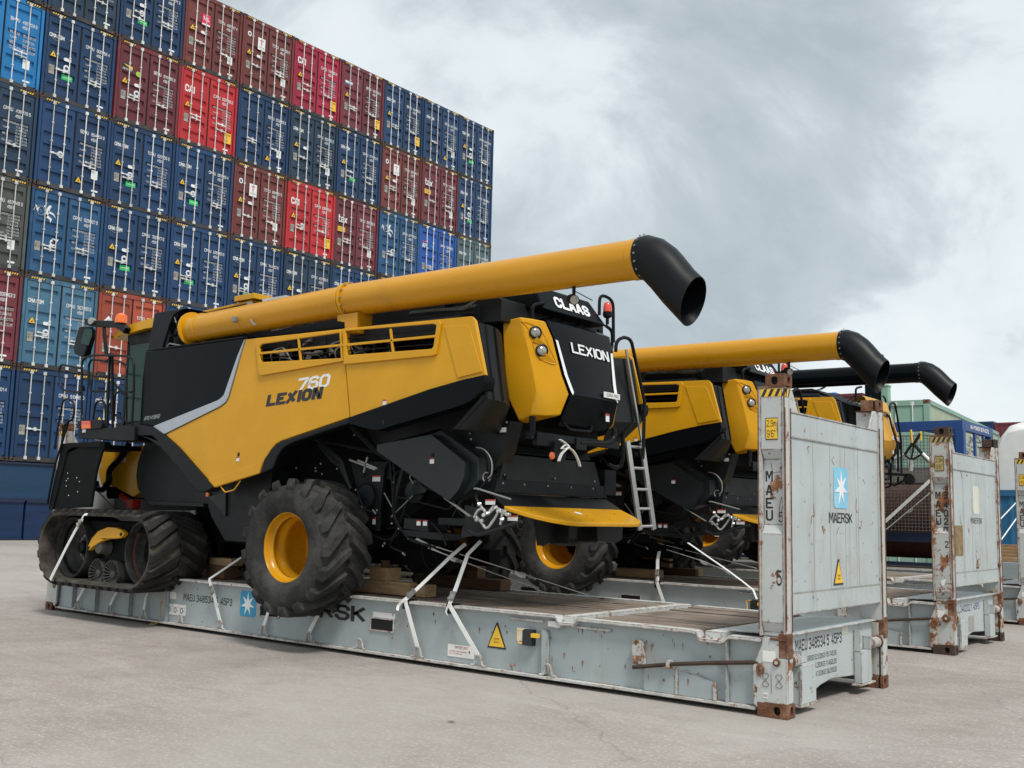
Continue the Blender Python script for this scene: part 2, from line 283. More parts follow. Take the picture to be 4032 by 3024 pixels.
def glyphs(t,bold=0.):
    """returns 2D verts (x,y,layer), faces, width, height"""
    if (t,bold) in GC: return GC[(t,bold)]
    th=.40+bold*9; vs=[]; fs=[]; y0=0; X=0; lay=0
    for line in t.split('\n'):
        X=0
        for ch in line:
            if ch==' ': X+=2.2; continue
            g=SF.get(ch) or SF.get(ch.upper()) or '.5,0 .5,6'; wmax=0
            for k,pl in enumerate(g.split('|')):
                P=[Vector(tuple(map(float,q.split(',')))) for q in pl.split(' ')]; n=len(P); cl=(P[0]-P[-1]).length<.01 and n>3
                if cl: P=P[:-1]; n-=1
                wmax=max(wmax,max(p.x for p in P)); o=len(vs)
                for i in range(n):
                    a=P[i-1] if (cl or i) else None; c=P[(i+1)%n] if (cl or i<n-1) else None
                    d1=(P[i]-a).normalized() if a is not None else None; d2=(c-P[i]).normalized() if c is not None else None
                    d1=d1 or d2; d2=d2 or d1; n1=Vector((-d1.y,d1.x)); n2=Vector((-d2.y,d2.x)); m=(n1+n2)
                    m=m.normalized() if m.length>.1 else n1; m=m/max(.45,m.dot(n1)); p=P[i].copy()
                    if a is None: p-=d2*th*.9*(1 if k==0 else .0)
                    if c is None: p+=d1*th*.9*(1 if k==0 else .0)
                    for sg in (1,-1): q=p+m*th*sg; vs.append((X+q.x,y0+q.y,k*.0004))
                for i in range(n if cl else n-1): j=(i+1)%n; fs.append((o+2*i,o+2*i+1,o+2*j+1,o+2*j))
            X+=wmax+th*2+(.75 if bold<.018 else .25)
        y0-=8.2
    mx=min(v[0] for v in vs); my=min(v[1] for v in vs); w=max(v[0] for v in vs)-mx; h=max(v[1] for v in vs)-my
    GC[(t,bold)]=([(x-mx,y-my,l) for x,y,l in vs],fs,w,h); return GC[(t,bold)]
def thing(name,label,cat,loc=(0,0,0),group=None):
    o=bpy.data.objects.new(name,None); C.objects.link(o); o.location=loc; o.empty_display_size=.3; o['label']=label; o['category']=cat
    if group: o['group']=group
    return o
def tag(o,label,cat,group=None):
    o['label']=label; o['category']=cat
    if group: o['group']=group
    return o
def kids(o): return [x for x in list(C.objects) if x.parent==o]
def copy_tree(o,parent=None,loc=None,skip=()):
    c=o.copy(); C.objects.link(c); c.parent=parent
    if loc is not None: c.location=loc
    for ch in kids(o):
        if ch.name.split('.')[0] in skip: continue
        copy_tree(ch,c)
    return c
def arc(c,r,a0,a1,n,ax='Y'):
    out=[]
    for i in range(n+1):
        a=math.radians(a0+(a1-a0)*i/n); u,v=r*math.cos(a),r*math.sin(a)
        out.append((c[0]+u,c[1],c[2]+v) if ax=='Y' else (c[0],c[1]+u,c[2]+v) if ax=='X' else (c[0]+u,c[1]+v,c[2]))
    return out
def smooth(pts,n=4):
    P=[Vector(p) for p in pts]; out=[]
    for i in range(len(P)-1):
        a,b,c,d=P[max(0,i-1)],P[i],P[i+1],P[min(len(P)-1,i+2)]
        for k in range(n):
            t=k/n; out.append(.5*((2*b)+(c-a)*t+(2*a-5*b+4*c-d)*t*t+(3*b-a-3*c+d)*t**3))
    out.append(P[-1]); return out
def fillet(pts,r=.06,n=4):
    P=[Vector(p) for p in pts]; out=[P[0]]
    for i in range(1,len(P)-1):
        a,b,c=P[i-1],P[i],P[i+1]; d=min(r,(a-b).length*.45,(c-b).length*.45); p=b+(a-b).normalized()*d; q=b+(c-b).normalized()*d
        for k in range(n+1): t=k/n; out.append((1-t)**2*p+2*t*(1-t)*b+t*t*q)
    out.append(P[-1]); return out
def stad(cx,cz,w,h,n=6):
    r=min(w,h)/2; out=[]
    for i in range(4*n):
        a=2*math.pi*(i+.5)/(4*n); out.append((cx+math.copysign(max(w/2-r,0),math.cos(a))+r*math.cos(a),cz+math.copysign(max(h/2-r,0),math.sin(a))+r*math.sin(a)))
    return out
def casting(mb,x0,x1,y0,y1,z0,z1,m=0,mh=1,nf=True,xf=True):
    """corner casting block with real recessed oval holes on its side (-Y or +Y) and end (+X) faces"""
    d=.03; cx,cy,cz=(x0+x1)/2,(y0+y1)/2,(z0+z1)/2
    sx=(x0+x1)/2; w=.06; h=min(.1,(z1-z0)*.62)
    mb.prism('Y',[(x0,z0),(x1,z0),(x1,z1),(x0,z1)],y0,y0+d,m,[stad(x1-.095,cz,w,h)])
    mb.prism('X',[(y0+d,z0),(y1,z0),(y1,z1),(y0+d,z1)],x1-d,x1,m,[stad((y0+d+y1)/2,cz,w,h)])
    mb.box(x0,x1-d-.02,y0+d+.02,y1,z0,z1,m); mb.box(x1-d-.02,x1-d,y0+d+.03,y1-.005,z0+.01,z1-.01,mh); mb.box(x0+.01,x1-d-.002,y0+d,y0+d+.02,z0+.01,z1-.01,mh)
    mb.box(x0,x1-d,y0+d,y0+d+.0199,z1-.0099,z1-.0002,m)
# ---------------------------------------------------------------- ground
def ground():
    xs=[-600,-200,-80,-40,-15.7,-12,-8,-4,-1.5,4,12,20,40,120,600]; ys=[-300,-60,-20,-8,0,8,20,60,200,900]
    z=lambda x:(0 if x>-1.5 else .5*min(1,(-1.5-x)/14.2))
    vs=[(x,y,z(x)) for x in xs for y in ys]; n=len(ys)
    fs=[(i*n+j,(i+1)*n+j,(i+1)*n+j+1,i*n+j+1) for i in range(len(xs)-1) for j in range(n-1)]
    m=bpy.data.materials.new('worn_concrete'); m.use_nodes=True; nt=m.node_tree; N=nt.nodes; L=nt.links; P=N['Principled BSDF']; P.inputs['Roughness'].default_value=.85
    tc=N.new('ShaderNodeTexCoord')
    def no(sc,de,ro,dist=0,st=(1,1,1)):
        mp=N.new('ShaderNodeMapping'); mp.inputs['Scale'].default_value=st; L.new(tc.outputs['Object'],mp.inputs[0])
        q=N.new('ShaderNodeTexNoise'); q.inputs['Scale'].default_value=sc; q.inputs['Detail'].default_value=de; q.inputs['Roughness'].default_value=ro; q.inputs['Distortion'].default_value=dist; L.new(mp.outputs[0],q.inputs[0]); return q.outputs[0]
    def rp(x,a,b,c=0,d=1):
        r=N.new('ShaderNodeMapRange'); r.inputs[1].default_value=a; r.inputs[2].default_value=b; r.inputs[3].default_value=c; r.inputs[4].default_value=d; L.new(x,r.inputs[0]); return r.outputs[0]
    def mx(f,a,b,mode='MIX'):
        q=N.new('ShaderNodeMix'); q.data_type='RGBA'; q.blend_type=mode
        if isinstance(f,float): q.inputs[0].default_value=f
        else: L.new(f,q.inputs[0])
        for i,v in ((6,a),(7,b)):
            if isinstance(v,tuple): q.inputs[i].default_value=(*v,1)
            else: L.new(v,q.inputs[i])
        return q.outputs[2]
    c=mx(rp(no(.35,7,.6,.4),.35,.65),(.290,.255,.230),(.358,.320,.292))
    c=mx(rp(no(1.6,9,.7,.6,(1,.45,1)),.52,.80,0,.6),c,(.28,.25,.225))
    c=mx(rp(no(.9,8,.7,1.2,(.3,1.2,1)),.56,.74,0,.8),c,(.46,.43,.39))
    c=mx(rp(no(30,3,.8),.55,.60,0,.62),c,(.58,.535,.495))
    c=mx(rp(no(22,4,.85),.56,.64,0,.45),c,(.165,.142,.125))
    c=mx(rp(no(.45,8,.72,.8,(1,1,1)),.50,.66,0,.38),c,(.21,.185,.165))
    c=mx(rp(no(4.5,6,.7,.5,(.7,1.3,1)),.47,.66,0,.5),c,(.235,.205,.18))
    c=mx(rp(no(.16,5,.6,.8),.46,.60,0,.45),c,(.43,.40,.365))
    # faint tyre smears and cracks
    c=mx(rp(no(.7,6,.8,2.5,(.25,1.6,1)),.60,.72,0,.35),c,(.12,.11,.10))
    vo=N.new('ShaderNodeTexVoronoi'); vo.feature='DISTANCE_TO_EDGE'; vo.inputs['Scale'].default_value=.13
    nn=N.new('ShaderNodeTexNoise'); nn.inputs['Scale'].default_value=1.5; nn.inputs['Detail'].default_value=6; L.new(tc.outputs['Object'],nn.inputs[0])
    va=N.new('ShaderNodeVectorMath'); va.operation='MULTIPLY_ADD'; L.new(nn.outputs[1],va.inputs[0]); va.inputs[1].default_value=(.9,.9,0); L.new(tc.outputs['Object'],va.inputs[2]); L.new(va.outputs[0],vo.inputs['Vector'])
    c=mx(rp(vo.outputs[0],.0003,.0012,.32,0),c,(.12,.105,.09))
    L.new(c,P.inputs['Base Color'])
    b=N.new('ShaderNodeBump'); b.inputs['Strength'].default_value=.35; b.inputs['Distance'].default_value=.012; L.new(no(60,6,.7),b.inputs['Height']); L.new(b.outputs[0],P.inputs['Normal'])
    M['ground']=m
    mb=MB(); mb.add(vs,fs); g=mb.build('ground','ground',recalc=False); g['kind']='structure'
ground()
# ---------------------------------------------------------------- container stack
W,H_,L_=2.438,2.896,12.192
PITCH=2.488; SX,SY=-15.70,29.16
def container_parts():
    P={}
    b=MB(); b.box(-12.19,-.095,-1.19,1.19,.02,2.88,0)
    for s in (-1,1): b.box(-.13,-.0,s*1.219,s*1.135,.118,2.778,0)
    b.box(-.11,-.01,-1.135,1.135,2.74,2.885,0); b.box(-.11,-.005,-1.05,1.05,.01,.15,1)
    b.box(-.075,-.035,-.022,.022,.15,2.74,2)
    for s in (-1,1): b.box(-.075,-.045,s*1.135,s*1.115,.15,2.74,2)
    P['body']=(b,['c','cframe','hole'],0)
    d=MB(); pr=[(.16,-.03)]
    for z0,z1 in ((.36,.54),(.80,.98),(1.22,1.40),(1.62,1.80),(2.38,2.54)): pr+=[(z0,-.03),(z0+.03,-.082),(z1-.03,-.082),(z1,-.03)]
    pr+=[(2.73,-.03)]
    y0,y1,e=.03,1.105,.09
    for i in range(len(pr)-1):
        (za,xa),(zb,xb)=pr[i],pr[i+1]; d.add([(xa,y0+e,za),(xa,y1-e,za),(xb,y1-e,zb),(xb,y0+e,zb)],[(0,1,2,3)])
    for a,c_ in ((y0,y0+e),(y1-e,y1)): d.box(-.088,-.029,a,c_,.16,2.73)
    for k in range(0,len(pr)-1):
        pass
    P['door']=(d,['c'],0)
    c=MB(); casting(c,-.178,.004,-1.223,-1.06,.0,.118)
    P['cast']=(c,['ccast','hole'],0)
    l=MB(); l.cyl((0.012,0,.07),(0.012,0,2.82),.017,0,8)
    for z in (.07,2.72): l.box(-.02,.04,-.045,.045,z,z+.1,0)
    for z in (.62,1.5,2.1): l.box(-.02,.035,-.03,.03,z,z+.045,0)
    P['bar']=(l,['bar'],0)
    h=MB(); h.bar((.04,0,1.02),(.045,.42,1.0),.016,.035,0); h.box(-.02,.055,.20,.25,.96,1.07,0); h.box(-.0,.05,-.03,.05,.99,1.05,0)
    P['handle']=(h,['bar'],0)
    z=MB()
    for i in range(6): z.add([(.001,i*.075,0),(.001,i*.075+.04,0),(.001,i*.075+.07,.055),(.001,i*.075+.03,.055)],[(0,1,2,3)],0)
    z.box(-.012,.0,-.02,.46,-.008,.062,1)
    P['hazard']=(z,['cyellow','mblack'],0)
    out={}
    for k,(m_,ms,_) in P.items():
        ob=m_.build(k,[('c_N' if q=='c' else q) for q in ms],recalc=(k not in('door',)),org=(0,0,0)); out[k]=ob.data; bpy.data.objects.remove(ob)
    return out
CP=container_parts()
def child(name,mesh,parent,loc=(0,0,0),sc=None,paint=None,rz=0):
    o=bpy.data.objects.new(name,mesh); C.objects.link(o); o.parent=parent; o.location=loc
    if sc: o.scale=sc
    if rz: o.rotation_euler.z=rz
    if paint: o.material_slots[0].link='OBJECT'; o.material_slots[0].material=M[paint]
    return o
M['faded']=mat('faded_white_lettering',(.50,.52,.54),.6,var=.15,scale=4)
WM=['white','cyellow','mblack','green','greyst','pink','lime','blue_sticker','mnavy','faded']
def horse(mb,x0,z0,s,c):
    sp=[]
    for i in range(26): a=i*.38; r=.02+.013*i; sp.append((c,x0+s*(.28+r*math.cos(a)),z0+s*(.30+r*math.sin(a))))
    mb.sweep(sp,[(-.001,-.022*s*2.6),(.001,-.022*s*2.6),(.001,.022*s*2.6),(-.001,.022*s*2.6)],0,up=(1,0,0))
    for poly in ([(0,.62),(.18,.50),(.30,.62),(.12,.30)],[(.50,.15),(.62,.55),(.74,.75),(.86,.72),(.78,.55),(.72,.25),(.62,.08)],[(.70,.45),(1.,.35),(1.12,.12),(.96,.28),(.70,.33)],[(.60,.25),(.92,.05),(.86,-.16),(.80,.0),(.56,.10)],[(.44,.6),(.6,.86),(.56,.55)]):
        mb.flat([(x0+s*a,z0+s*b) for a,b in poly],'X',c-.002,0)
def tri(mb,y,z,s=.2,m=1):
    mb.flat([(y-s/2-.015,z-.012),(y+s/2+.015,z-.012),(y,z+s*.95+.018)],'X',.0,2); mb.flat([(y-s/2,z),(y+s/2,z),(y,z+s*.92)],'X',.0035,m); mb.flat([(y-s*.14,z+s*.15),(y+s*.14,z+s*.15),(y+.01,z+s*.5)],'X',.007,2)
def markings(kind,num,feat,dim):
    """lettering on the doors; y -1.2..1.2 left to right, face at x=0"""
    b=Cut(); X=-.0255; w=3 if False else 0; rnd=random.Random(num)
    pre,n=num.split(' ',1); big=(kind in 'yz')
    b.text(pre,(.18,2.20),(.47,2.08),'X',X,w,bold=.012); b.text(n,(.56,2.20),(1.03,2.08),'X',X,w,bold=.012); b.text('45G1',(.56,2.03),(.76,1.92),'X',X,w,bold=.012)
    rows=[('MAX.GROSS','32.500 KG'),('','71.650 LB'),('TARE','3.700 KG'),('','8.160 LB'),('NET','28.800 KG'),('','63.490 LB'),('CU.CAP.','76.4 CU.M')]
    if kind in 'xb': rows=[('M.G.W.','30.480 KG'),('TARE','3.900 KG'),('NET.','26.580 KG'),('CU.CAP.','76.3 CU.M')]
    z=1.76; b.cut('weight_table')
    for a,c_ in rows:
        hh=.062 if len(rows)>5 else .1
        w=9
        if a: b.text(a,(.2,z),(.2+.05*len(a)*(1 if len(rows)>5 else 1.1),z-hh),'X',X,w,bold=.012)
        b.text(c_,(.60,z),(.60+.042*len(c_)*(1 if len(rows)>5 else 1.1),z-hh),'X',X,w,bold=.012); z-=hh*1.62
    w=0; b.cut('emblem')
    if 'cma'==kind:
        b.text('CMA CGM',(-1.06,2.17),(-.56,2.04),'X',X,w,bold=.03)
        for a0,a1,cz in ((40,150,2.02),(220,320,2.18)):
            pts=[(X,-.81+.22*math.cos(math.radians(a)),cz+.22*math.sin(math.radians(a))) for a in range(a0,a1,12)]
            b.sweep(pts,[(-.001,-.012),(.001,-.012),(.001,.012),(-.001,.012)],w,up=(1,0,0))
    elif kind=='cai': b.text('CAI',(-1.02,2.20),(-.62,1.93),'X',X,w,bold=.04)
    elif kind=='tex': b.text('tex',(-1.0,2.12),(-.52,1.80),'X',X,w,bold=.02)
    elif kind=='tal': b.rect((-.52,2.16),(-.18,1.80),'X',-.005,5); b.rect((-.52,1.80),(-.18,1.74),'X',-.005,0); b.text('TAL',(-.48,2.07),(-.21,1.92),'X',.0005,0,bold=.04)
    elif kind=='tri':
        b.rect((-.52,2.2),(-.18,1.72),'X',-.005,0); b.text('T',(-.44,2.12),(-.26,1.93),'X',.0005,5,bold=.03); b.text('TRITON',(-.48,1.85),(-.22,1.80),'X',.0005,2)
        b.cut('seal_sticker'); b.flat(stad(-.90,2.20,.17,.2),'X',X,0); b.flat(stad(-.90,2.20,.08,.1),'X',X+.004,2)
    elif kind=='horse': horse(b,-1.08,1.88,.62,X)
    elif kind=='bea':
        b.rect((-1.02,2.10),(-.62,1.84),'X',X,2); b.flat([(-.98,2.06),(-.63,2.03),(-.63,1.92)],'X',X+.004,1); b.text('BEACON',(-1.0,1.93),(-.66,1.86),'X',X+.008,0)
        b.cut('lime_sticker'); b.flat(stad(-.40,1.86,.19,.19),'X',X,6)
    elif kind=='apl': b.text('APL',(-1.02,2.02),(-.62,1.82),'X',X,w,bold=.03); b.rect((-1.0,2.12),(-.68,2.08),'X',X,5); b.cut('round_sticker'); b.flat(stad(-.36,1.98,.15,.15),'X',X,7)
    elif kind=='ges': b.rect((-1.0,2.08),(-.6,2.0),'X',X,0); b.rect((-1.0,2.0),(-.6,1.95),'X',X,7)
    if 't' in feat: b.cut('warning_triangle'); tri(b,-.90 if 'c' not in feat or kind!='tex' else -.9,1.40)
    if 'p' in feat: b.cut('data_plate'); b.rect((-1.0,1.12),(-.82,.82),'X',X,4); b.text('o:.:',(-.98,1.06),(-.84,.92),'X',X+.004,2)
    if 'o' in feat: b.cut('oval_sticker'); b.flat(stad(-.40,1.45,.26,.11),'X',X,0)
    if 'l' in feat: b.cut('round_emblem'); b.flat(stad(-.42,1.16,.2,.22),'X',X,0); b.flat(stad(-.42,1.16,.11,.1),'X',X+.004,8)
    if 'g' in feat: b.cut('green_sticker'); b.rect((-.56,.93),(-.2,.76),'X',X,3); b.rect((-.52,.86),(-.24,.84),'X',X+.004,0)
    if 'c' in feat: b.cut('caution_sign'); b.rect((.72,.92),(1.02,.52),'X',-.005,1); b.text('CAUTION\n9\'6"\nHIGH',(.75,.88),(.99,.57),'X',.0,2)
    if 'k' in feat: b.cut('caution_strip'); b.rect((-1.02,1.62),(-.62,1.42),'X',X,1); b.text('CAUTION',(-.99,1.58),(-.66,1.47),'X',X+.004,2)
    if 'w' in feat: b.cut('sheet_sticker'); b.rect((.66,.96),(.88,.66),'X',X,0)
    if 'r' in feat: b.cut('warning_triangle'); tri(b,.22,.42,.2)
    if 'v' in feat: b.cut('triangle_sticker'); b.flat([(-.46,1.30),(-.24,1.30),(-.35,1.10)],'X',X,0)
    if 'd' in feat: b.cut('placard'); b.flat([(-1.0,1.86),(-.84,2.04),(-.68,1.86),(-.84,1.68)],'X',X,0); b.text('8',(-.88,1.92),(-.80,1.80),'X',X+.004,2)
    b.cut('code_label'); b.rect((.70,.30),(.92,.24),'X',X,0)
    return b
FD=dict(t='yellow warning triangle',g='green sticker',c='yellow caution sign',k='yellow caution strip',l='round white emblem',o='white oval',w='white sheet sticker',r='low warning triangle',v='white downward triangle',d='white diamond placard',p='grey plate')
KD=dict(cma='arched white lettering',cai='bold white C A I',tex='white t e x letters',tal='pink square sign',tri='white square sign',horse='white seahorse emblem',bea='yellow and black sign',apl='red bar',ges='pale striped label',no='plain left door',b='bold white lettering',x='bold white lettering')
STACK=[ # tier from top: (colour, kind, number, features) from the right-hand column leftwards
 [('N','cma','CMAU 548401 3','tpolg'),('N','cma','SEKU 400063 8','rw'),('N','cma','BEAU 492720 8','tpc'),('M','ges','GESU 580524 5','tpc'),('C','cai','CAIU 736780 0','tpc'),('W','tri','TCLU 429856 5','topw'),('W','tal','TCLU 489547 4','topw'),('N','cma','CMAU 604171 2','polg'),('D','cma','CMAU 712880 6','tg'),('N','no','CMAU 663201 7','tp')],
 [('N','cma','CMAU 515520 1','tpolg'),('M','tex','TEMU 770093 1','kpw'),('W','tri','TCLU 862744 7','topw'),('N','cma','CMAU 577842 0','tpg'),('D','cma','CMAU 562953 2','topw'),('N','no','SEKU 822223 0','rw'),('R','cai','CAIU 930735 8','tpc'),('M','bea','BEAU 611165 2','tplo'),('N','cma','CMAU 888656 4','tplog'),('B','b','BHCU 490203 9','lw')],
 [('T','cma','CMAU 403116 5','vo'),('A','apl','APHU 706298 5','p'),('H','horse','CRSU 917078 0','pvl'),('M','tex','TEMU 685528 6','kpw'),('R','cai','CAIU 935910 5','tpcl'),('W','tri','TCKU 681887 0','topw'),('N','cma','CMAU 855929 4','tplog'),('N','cma','TCKU 628105 6','tplog'),('N','no','SEKU 554804 8','rlw'),('D','cma','CMAU 436278 5','p')],
 [('N','cma','CMAU 720113 4','tp'),('N','cma','CMAU 450928 3','tog'),('N','cma','CMAU 331207 9','tlp'),('N','cma','CMAU 662018 2','tplog'),('D','cma','CMAU 432499 8','top'),('N','cma','CMAU 744482 8','tplog'),('N','cma','CMAU 915765 8','tplog'),('N','cma','CMAU 780577 9','tplog'),('H','horse','CRSU 929687 8','plv'),('G','no','SEGU 493048 3','rw')],
 [('N','cma','CMAU 1','')]*6+[('N','cma','CMAU 583104 1','tplo'),('O','tal','TCNU 772903 4','dopw'),('L','cma','CMAU 503360 8','topl'),('M','x','TGCU 506963 3','l')],
 [('N','cma','CMAU 2','')]*6+[('N','cma','CMAU 618372 9','tplo'),('N','cma','CMAU 510850 7','tpo'),('N','no','CMAU 510865 0','p'),('N','no','CMAU 947301 4','p')],
]
ORD=['rightmost','second from right','third from right','fourth from right','fifth from right','sixth from right','seventh from right','third from left','second from left','leftmost']
TI=['top','second from top','third from top','fourth from top','fifth from top','sixth from top']
def build_stack():
    for j,row in enumerate(STACK):
        for i,(col,kind,num,feat) in enumerate(row):
            hid=num.endswith(' 1') and len(num)<8 or num.endswith(' 2') and len(num)<8
            fs=[FD[f] for f in feat if f in FD and f!='p'][:1]
            lab='%s container, %s, %s tier, %s column'%(NAMES[col],KD[kind],TI[j],ORD[i])
            if hid: lab='navy container behind the harvesters, %s tier, %s column'%(TI[j],ORD[i])
            jx=random.uniform(-.02,.02)
            r=thing('shipping_container',lab,'container',(SX+jx,SY-PITCH*(i+.5)+random.uniform(-.012,.012),20.26-H_*(j+1)+.004),'stacked shipping containers seen from their door ends')
            p='c_'+col
            child('body',CP['body'],r,paint=p)
            for s in (0,1):
                child('door',CP['door'],r,paint=p,loc=(0,0 if s else -1.135,0))
            if hid: continue
            for sy in (1,-1):
                for sz in (0,1):
                    child('corner_casting',CP['cast'],r,sc=(1,sy,1 if not sz else -1),loc=(0,0,0 if not sz else 2.892))
            for y in (-.76,-.34,.34,.76):
                lb=child('locking_bar',CP['bar'],r,loc=(0,y,0)); hz=random.choice((0,0,.12,-.1))
                child('handle',CP['handle'],lb,sc=(1,1 if y in(-.76,.34) else .8,1),loc=(0,0 if y in(-.76,.34) else -.36,hz))
            for y in (-1.03,.62): child('hazard_strip',CP['hazard'],r,loc=(.004,y,2.80))
            markings(kind,num,feat,None).build_all(WM,r)
    # long smooth blue stacked steel platforms that carry the containers
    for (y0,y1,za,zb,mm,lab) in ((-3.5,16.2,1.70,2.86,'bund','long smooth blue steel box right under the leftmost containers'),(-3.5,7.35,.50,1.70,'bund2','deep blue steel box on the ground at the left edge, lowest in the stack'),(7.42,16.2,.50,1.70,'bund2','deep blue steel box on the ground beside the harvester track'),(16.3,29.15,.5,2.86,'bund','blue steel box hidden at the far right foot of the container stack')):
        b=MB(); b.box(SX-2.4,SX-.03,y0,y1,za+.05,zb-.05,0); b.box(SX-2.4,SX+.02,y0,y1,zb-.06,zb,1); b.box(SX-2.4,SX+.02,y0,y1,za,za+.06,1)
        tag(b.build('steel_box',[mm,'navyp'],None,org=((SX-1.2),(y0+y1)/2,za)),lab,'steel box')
build_stack()
# ---------------------------------------------------------------- flat racks
PW=2.438
def rack(x,y,label,post='post',full=True,seed=1):
    """collapsible flat rack, near right-hand bottom corner at (x+12.192, y)"""
    rnd=random.Random(seed)
    r=thing('flat_rack',label,'flat rack',(x,y,0),'grey flat racks in rows')
    B=lambda m,n,ms,bev=.006,lab=None,par=None: m.build(n,ms,par or r,label=lab,bevel=bev,org=(0,0,0))
    # side beams: plate, top lip, bottom flange with stiffeners
    top=[(.35,.62),(.5,.66),(9.80,.66),(9.84,.60),(10.02,.60),(10.06,.655),(11.30,.65),(11.345,.64),(11.37,.585),(11.59,.585),(11.615,.60),(11.65,.635),(11.95,.635)]
    def side(sgn):
        y0=0 if sgn>0 else PW; q=lambda a:y0+sgn*a
        b=MB(); low=[(11.95,.05),(.25,.05)]
        b.prism('Y',top+low,q(.07),q(.085),0)
        lip=MB()
        for i in range(len(top)-1):
            (xa,za),(xb,zb)=top[i],top[i+1]; lip.hexa([(xa,q(.0),za+.004),(xb,q(.0),zb+.004),(xb,q(.13),zb+.004),(xa,q(.13),za+.004)],[(xa,q(.0),za-.022),(xb,q(.0),zb-.022),(xb,q(.13),zb-.022),(xa,q(.13),za-.022)])
        b.box(.3,11.9,q(-.0),q(.0699),.045,.07,1)
        for xx in (.75,1.4,2.3,3.2): b.box(xx,xx+.012,q(.01),q(.07),.07,.60,0)
        b.box(11.62,11.635,q(.012),q(.07),.07,.60,0)
        # curved pocket plate, vertical trims, cable box
        pts=[(10.79,.071),(10.79,.29),(10.95,.30),(11.14,.30),(11.3,.27),(11.5,.215),(11.52,.071)]
        b.prism('Y',pts,q(.03),q(.0695),0); b.box(11.125,11.15,q(.018),q(.03),.071,.31,1); b.box(11.50,11.53,q(.015),q(.03),.071,.23,1)
        b.box(9.62,9.69,q(.02),q(.0695),.09,.51,0)
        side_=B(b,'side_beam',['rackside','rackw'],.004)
        B(lip,'edge_strip','rackw',0)
        return side_
    sb=side(1); side(-1)
    b=MB()
    for xa in (5.19,7.18): b.box(xa,xa+.35,.062,.069,.31,.43,0); 
    B(b,'fork_pocket','hole',0)
    for xa in (5.17,7.16): b=MB(); b.prism('Y',[(xa,.295),(xa+.39,.295),(xa+.39,.445),(xa,.445)],.055,.0615,0,[[(xa+.02,.31),(xa+.37,.31),(xa+.37,.43),(xa+.02,.43)]]); B(b,'pocket_rim','rackw',0)
    b=MB(); b.box(9.19,9.62,.045,.0695,.578,.60,0); b.box(9.95,10.42,.045,.0695,.558,.58,0); b.box(9.70,9.86,.01,.069,.545,.61,0)
    B(b,'hinge_bracket','rackw',.003)
    # deck: boards along the rack, steel cross channels
    dk=[]
    for x0,x1 in ((.55,9.82),(10.10,11.32)):
        n=21; w=(PW-.30)/n
        for k in range(n):
            dz=rnd.uniform(-.007,.005); b=MB(); b.box(x0,x1,.15+k*w+.007,.15+(k+1)*w-.007,.60,.652+dz); dk.append(b)
    mb=MB()
    for b in dk: mb.add(b.v,b.f,0)
    B(mb,'deck_boards','deck',.003)
    b=MB(); b.box(.3,11.7,.10,2.33,.50,.57,1)
    b.box(9.86,9.99,.06,2.37,.58,.668,0); b.box(11.40,11.56,.06,2.37,.575,.655,0)
    b.box(11.62,11.98,.09,2.34,.612,.632,0); b.box(.25,.54,.09,2.34,.612,.632,0); b.box(.3,11.7,.5,.6,.06,.5,1); b.box(.3,11.7,1.85,1.95,.06,.5,1)
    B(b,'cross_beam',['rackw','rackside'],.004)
    # lashing hooks (bent round bar welded to the flange)
    def hook(hx,sgn):
        y0=0 if sgn>0 else PW; q=lambda a:y0+sgn*a
        p=[(hx-.10,q(.02),.082),(hx-.055,q(.02),.09),(hx-.035,q(.02),.15),(hx-.02,q(.015),.185),(hx+.02,q(.015),.185),(hx+.035,q(.02),.15),(hx+.055,q(.02),.09),(hx+.10,q(.02),.082)]
        m=MB(); m.tube(smooth(p,3),.0125,0,8); return m
    for hx in (.90,1.81,2.69,3.56,4.44,5.33,6.18,7.05,7.96,8.82,9.71): B(hook(hx,1),'lashing_ring','rackw',0)
    if full:
        b=MB(); b.tube([(10.70,-.005,.27),(11.08,.0,.335),(11.45,.01,.385),(11.93,.02,.44)],.019,0,10); B(b,'locking_rod','rustdark',0)
        b=MB(); b.prism('Y',[(10.68,.30),(10.80,.30),(10.78,.50),(10.72,.52),(10.67,.47)],.01,.065,0); b.box(11.055,11.09,-.03,.06,.30,.37,0); B(b,'rod_bracket','post2',.004)
        b=MB(); b.box(9.40,9.52,.0,.0695,.345,.50,0); b.box(9.515,9.60,-.012,.03,.43,.47,1); b.tube([(9.40,.0,.36),(9.36,-.01,.37),(9.35,-.01,.49),(9.42,-.01,.50)],.008,1,6); B(b,'valve_box',['mblack','cyellow'],.003)
